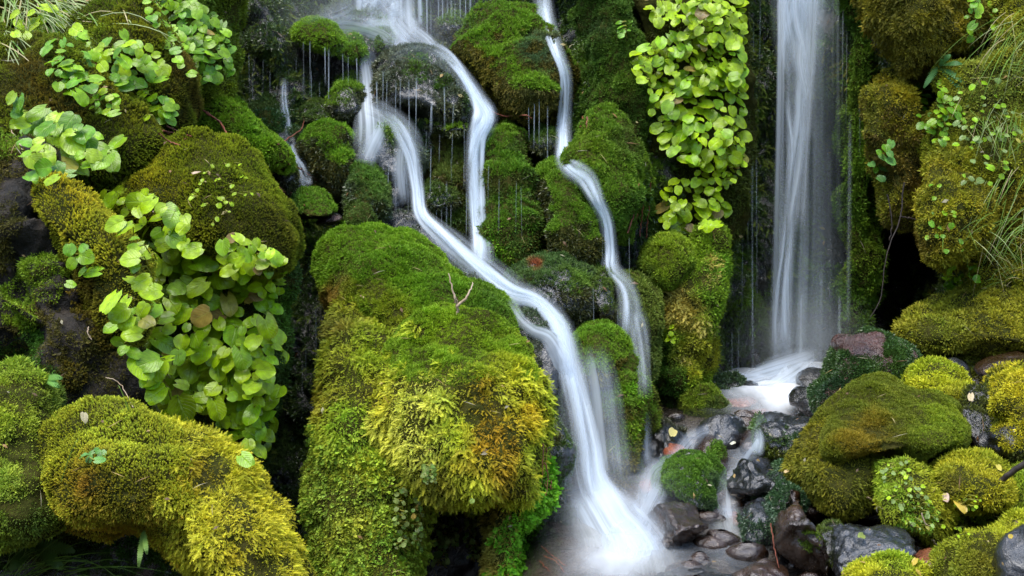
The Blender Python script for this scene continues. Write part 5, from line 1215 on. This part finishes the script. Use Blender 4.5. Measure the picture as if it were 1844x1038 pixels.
tw = surf(824, 566)[0][1]
stick('forked_twig', 'pale forked twig sticking up from the great mossy mound', [[(824, 566, tw), (822, 545, tw - .01), (815, 520, tw - .01), (808, 492, tw)], [(824, 552, tw - .01), (838, 538, tw - .02), (848, 522, tw - .01), (851, 508, tw)], [(822, 545, tw - .01), (819, 535, tw - .02)]], 'twig', 'twig', (6, 2))
stick('red_root', 'bundle of thin red roots lying on the stones beside the olive moss dome', [[(288, 232), (310, 245), (335, 250)], [(285, 240), (305, 255), (325, 262)], [(300, 228), (325, 238), (345, 246)], [(290, 236), (315, 240), (342, 244)]], 'root', 'root', (3, 2), .04, 'red roots')
stick('red_root', 'curved roots arching at the top right of the olive moss dome', [[(365, 200), (390, 215), (405, 235), (412, 250)], [(372, 205), (398, 222), (410, 248)]], 'root', 'root', (4, 2), .03, 'red roots')
stick('red_root', 'long root running down to the dark gap right of the olive moss dome', [[(480, 322), (505, 340), (530, 352), (540, 390), (548, 415)], [(490, 330), (515, 350), (530, 375), (538, 410)], [(488, 345), (520, 348), (550, 372)]], 'root', 'root', (4, 2), .03, 'red roots')
stick('red_root', 'thin root across the dark gap beside the small white runnel', [[(500, 262), (540, 235), (548, 215)], [(520, 295), (550, 310), (570, 325)]], 'root', 'root', (3, 1.5), .03, 'red roots')
stick('red_root', 'red roots stretched below the shaggy upper boulder', [[(885, 202), (910, 210), (945, 208), (958, 214)], [(890, 206), (920, 216), (950, 214)]], 'root', 'root', (3, 2), .05, 'red roots')
stick('red_root', 'red root wad hanging on the wet rock wall beside the main stream', [[(x, 800 + 8 * k), (x + random.uniform(-6, 6), 830 + 8 * k), (x + random.uniform(-8, 8), 870 + 6 * k)] for k, x in enumerate([978, 984, 990, 996, 981, 987, 993])], 'root', 'root', (3, 1), .03, 'red roots')
stick('red_root', 'red roots at the foot of the wet rock wall near the bottom edge', [[(975, 985), (1000, 1005), (1020, 1020)], [(980, 1000), (1005, 1015), (1015, 1030)], [(972, 1010), (990, 1030)]], 'root', 'root', (3, 1.5), .03, 'red roots')
stick('red_root', 'red roots hanging behind the cluster under the leaf curtain', [[(1150, 340), (1148, 380), (1140, 430)], [(1160, 350), (1155, 400), (1152, 425)], [(1172, 330), (1168, 380), (1164, 430)], [(1130, 420), (1140, 390), (1150, 330)]], 'root', 'root', (3, 2), .03, 'red roots')
stick('red_root', 'upright red root stub beside the tall green column', [[(1046, 230), (1050, 210)], [(1052, 232), (1055, 208)], [(1058, 230), (1057, 212)]], 'root', 'root', (4, 3), .03, 'red roots')
yr = 4.75
stick('red_root', 'long thin root hanging free in the dark cave at the right', [[(1628, 330, yr), (1620, 400, yr), (1602, 440, yr), (1592, 490, yr), (1585, 540, yr), (1568, 572, yr)], [(1598, 350, yr), (1606, 400, yr), (1602, 435, yr)], [(1620, 390, yr), (1650, 395, yr)]], 'bark', 'root', (3, 1.5), .02, 'red roots')
stick('red_root', 'thin red straw leaning against the angular brown rock', [[(1388, 942, 3.14), (1394, 985, 3.13), (1402, 1022, 3.12)]], 'root', 'root', (3, 2), .02, 'red roots')
stick('root', 'pale thin roots beside the dark rock face, under the largest shiny leaves', [[(20, 235), (35, 260), (40, 270)], [(190, 680), (215, 690), (240, 735)], [(160, 590), (158, 600), (165, 612)]], 'twig', 'root', (2, 1.5), .03)
stick('stick', 'black stick poking in from the right edge over the golden moss', [[(1770, 886, 3.3), (1800, 868, 3.28), (1830, 845, 3.25), (1900, 800, 3.2)]], 'bark', 'stick', (9, 13), .02)
stick('pale_root', 'pale creeping roots over the golden front of the olive dome boulder', [[(1562, 895), (1580, 910), (1590, 918)], [(1660, 925), (1668, 945), (1682, 948)], [(1640, 945), (1652, 962), (1660, 965)], [(1680, 972), (1690, 985), (1697, 975)]], 'twig', 'root', (3, 1.5), .03)


def dead_leaf(label, x, y, s, c, flat=.6):
    B, nn = surf(x, y); P = at(x, y, B[1] - .03)
    T, TF, TU = LT[random.randrange(6)]
    nv = nrm(np.array([random.gauss(0, .3), -.6, .8])); g = nrm(np.cross(nv, nrm(rng.normal(size=3)))); xa = np.cross(g, nv)
    sc_ = s * pxm(B[1])
    W = P + sc_ * (T[:, :1] * xa * .7 + T[:, 1:2] * nv + (T[:, 2:3] - .5) * g)
    o = mesh_obj('fallen_leaf', W, TF, M['leaf'], col=np.tile(np.array(c), (len(W), 1)), uv=TU, smooth=True)
    tag(o, label, 'leaf', 'fallen leaves')


YL = (.6, .42, .06); TAN = (.5, .36, .2)
for a in [('yellow leaf curled on the rugged black stone', 1212, 778, 22, (.65, .55, .2)), ('yellow leaf on the moss between the golden mounds', 1733, 913, 22, YL), ('second yellow leaf touching the one between the golden mounds', 1738, 923, 18, (.65, .42, .08)),
          ('pinkish leaf above the two yellow leaves on the moss', 1703, 896, 18, (.6, .42, .32)), ('yellow leaf beside the pinkish stone near the bottom edge', 1647, 1012, 16, YL), ('bright yellow leaf on the yellow cushion at the bottom edge', 1655, 1033, 16, YL),
          ('greenish leaf lying on the rippled wet slab', 1552, 965, 20, (.3, .36, .08)), ('tan leaf beside the yellow knob', 1748, 716, 16, (.65, .5, .3)), ('yellow leaf at the tip of the black stick', 1799, 842, 14, (.6, .5, .08)),
          ('tan leaf floating in the middle runnel', 1318, 905, 16, TAN), ('pale leaf on the crest of the olive moss dome', 355, 310, 14, (.7, .5, .35)), ('brown leaf under the largest shiny leaves', 155, 290, 30, (.4, .24, .1)),
          ('pale leaf on the left end of the golden mossy arch', 152, 752, 22, (.6, .5, .3)), ('white petal speck by the half mossy stone', 1321, 797, 9, (.8, .78, .6)), ('tan leaf against the round bluish mossy stone', 1418, 848, 12, (.6, .42, .2)),
          ('small orange leaf in the lower right moss', 1820, 965, 12, YL)]:
    dead_leaf(*a)


VV, FF, CC, o = [], [], [], 0
LC = [(.3, .17, .06), (.42, .28, .1), (.2, .11, .05), (.5, .4, .16), (.16, .1, .05), (.45, .4, .25)]
for k in range(520):
    x, y = random.uniform(0, 1844), random.uniform(0, 1038)
    B, nn = surf(x, y)
    if nn[2] < .15 and random.random() < .8: continue
    P = B + nn * .012
    s = random.uniform(3, 8) * pxm(B[1]); thin = random.random() < .5
    t = nrm(np.cross(nn, nrm(rng.normal(size=3)))); u_ = np.cross(nn, t)
    l, w_ = (s * 2.2, s * .1) if thin else (s, s * .45)
    up = nn * s * random.uniform(.05, .5)
    q = [P - t * l, P - u_ * w_ + up, P + u_ * w_ + up, P + t * l + up * .6]
    VV += q; FF.append((o, o + 1, o + 2)); FF.append((o + 1, o + 3, o + 2)); o += 4
    CC += [np.array(random.choice(LC)) * random.uniform(.6, 1.1)] * 4
tag(mesh_obj('leaf_litter', np.array(VV), np.array(FF), M['grass'], col=np.array(CC)), 'brown crumbs of dead leaves and dry stems caught in the moss', 'litter', kind='stuff')


def mist(label, px, py, Y, size, dens):
    bpy.ops.mesh.primitive_ico_sphere_add(subdivisions=3, radius=1)
    o = bpy.context.object; o.name = 'mist'; o.location = at(px, py, Y); o.scale = size
    m, nt, out = newmat('mist'); L = nt.links.new
    tc = N(nt, 'ShaderNodeTexCoord'); ln = N(nt, 'ShaderNodeVectorMath', operation='LENGTH'); L(tc.outputs['Object'], ln.inputs[0])
    mr = N(nt, 'ShaderNodeMapRange', interpolation_type='SMOOTHSTEP'); L(ln.outputs['Value'], mr.inputs[0]); mr.inputs[1].default_value = .0; mr.inputs[2].default_value = .95; mr.inputs[3].default_value = dens; mr.inputs[4].default_value = 0
    vp = N(nt, 'ShaderNodeVolumePrincipled'); vp.inputs['Color'].default_value = (.9, .94, .97, 1); L(mr.outputs[0], vp.inputs['Density'])
    L(vp.outputs[0], out.inputs['Volume']); o.data.materials.append(m)
    tag(o, label, 'mist', kind='stuff')


mist('mist drifting at the foot of the tall right fall', 1440, 620, 5.2, (.42, .3, .32), 1.1)
mist('mist around the top fan of white water', 680, 60, 5.15, (.7, .35, .45), .7)
mist('mist rising from the plunge at the bottom', 1130, 930, 3.4, (.24, .2, .26), .9)

# unseen wooded slopes behind and beside the camera, added for contrast in reflections and shading
th = np.linspace(-math.pi * 1.17, math.pi * .17, 90); rr = np.linspace(0, 1, 40)
T_, R_ = np.meshgrid(th, rr); T_ = T_.ravel(); R_ = R_.ravel()
rad = 6.5 + 5.5 * R_
V = np.stack([rad * np.cos(T_), rad * np.sin(T_), -.9 + 5.5 * R_ ** .8], 1)
V += nrm(np.stack([-np.cos(T_), -np.sin(T_), 0 * T_ + .7], 1)) * (.9 * fbm(V, .7, 3, 4, .6))[:, None]
i, j = np.meshgrid(np.arange(39), np.arange(89), indexing='ij'); i = i.ravel(); j = j.ravel()
F = np.stack([i * 90 + j, i * 90 + j + 1, (i + 1) * 90 + j + 1, (i + 1) * 90 + j], 1)
tag(mesh_obj('unseen_hills', V, F, M['forest'], smooth=True), 'unseen dark wooded slopes added around the gully to shape reflections and shade', 'unseen_hills', kind='structure')

# ------------------------------------------------------------------ light and camera
world = bpy.data.worlds.new('World'); bpy.context.scene.world = world
world.use_nodes = True
nt = world.node_tree
bg = nt.nodes.get('Background') or nt.nodes.new('ShaderNodeBackground')
sky = nt.nodes.new('ShaderNodeTexSky'); sky.sky_type = 'NISHITA'; sky.sun_disc = False
EL, ROT = 66, -150
sky.sun_elevation = math.radians(EL); sky.sun_rotation = math.radians(ROT)
sky.air_density = 1.2; sky.dust_density = 1.0; sky.ozone_density = 1.0
nt.links.new(sky.outputs[0], bg.inputs[0]); bg.inputs[1].default_value = .15
sun = bpy.data.lights.new('sun', 'SUN'); sun.energy = 1.7; sun.angle = math.radians(40); sun.color = (1, .95, .86)
so = bpy.data.objects.new('sun', sun); C.objects.link(so)
sd = Vector((math.sin(math.radians(ROT)) * math.cos(math.radians(EL)), math.cos(math.radians(ROT)) * math.cos(math.radians(EL)), math.sin(math.radians(EL))))
so.rotation_euler = sd.to_track_quat('Z', 'Y').to_euler()

cam = bpy.data.cameras.new('camera'); co = bpy.data.objects.new('camera', cam); C.objects.link(co)
co.location = (0, 0, CZ); co.rotation_euler = (math.radians(90), 0, 0)
cam.sensor_width = 36; cam.lens = 18 / TH; cam.clip_end = 100; cam.clip_start = .05
sc_ = bpy.context.scene
sc_.camera = co
sc_.view_settings.view_transform = 'Standard'; sc_.view_settings.look = 'None'; sc_.view_settings.gamma = 1
sc_.view_settings.exposure = 1.5
cy = sc_.cycles if hasattr(sc_, 'cycles') else None
sc_.render.engine = 'CYCLES'
cy = sc_.cycles
cy.max_bounces = 6; cy.diffuse_bounces = 3; cy.glossy_bounces = 3; cy.transmission_bounces = 4; cy.transparent_max_bounces = 32
cy.sample_clamp_indirect = 4
cy.use_denoising = True
try:
    cy.denoiser = 'OPENIMAGEDENOISE'; cy.denoising_input_passes = 'RGB_ALBEDO_NORMAL'; cy.denoising_prefilter = 'ACCURATE'
except Exception as e:
    print('denoise', e)
TRIS = sum(len(o.data.polygons) for o in bpy.data.objects if o.type == 'MESH')
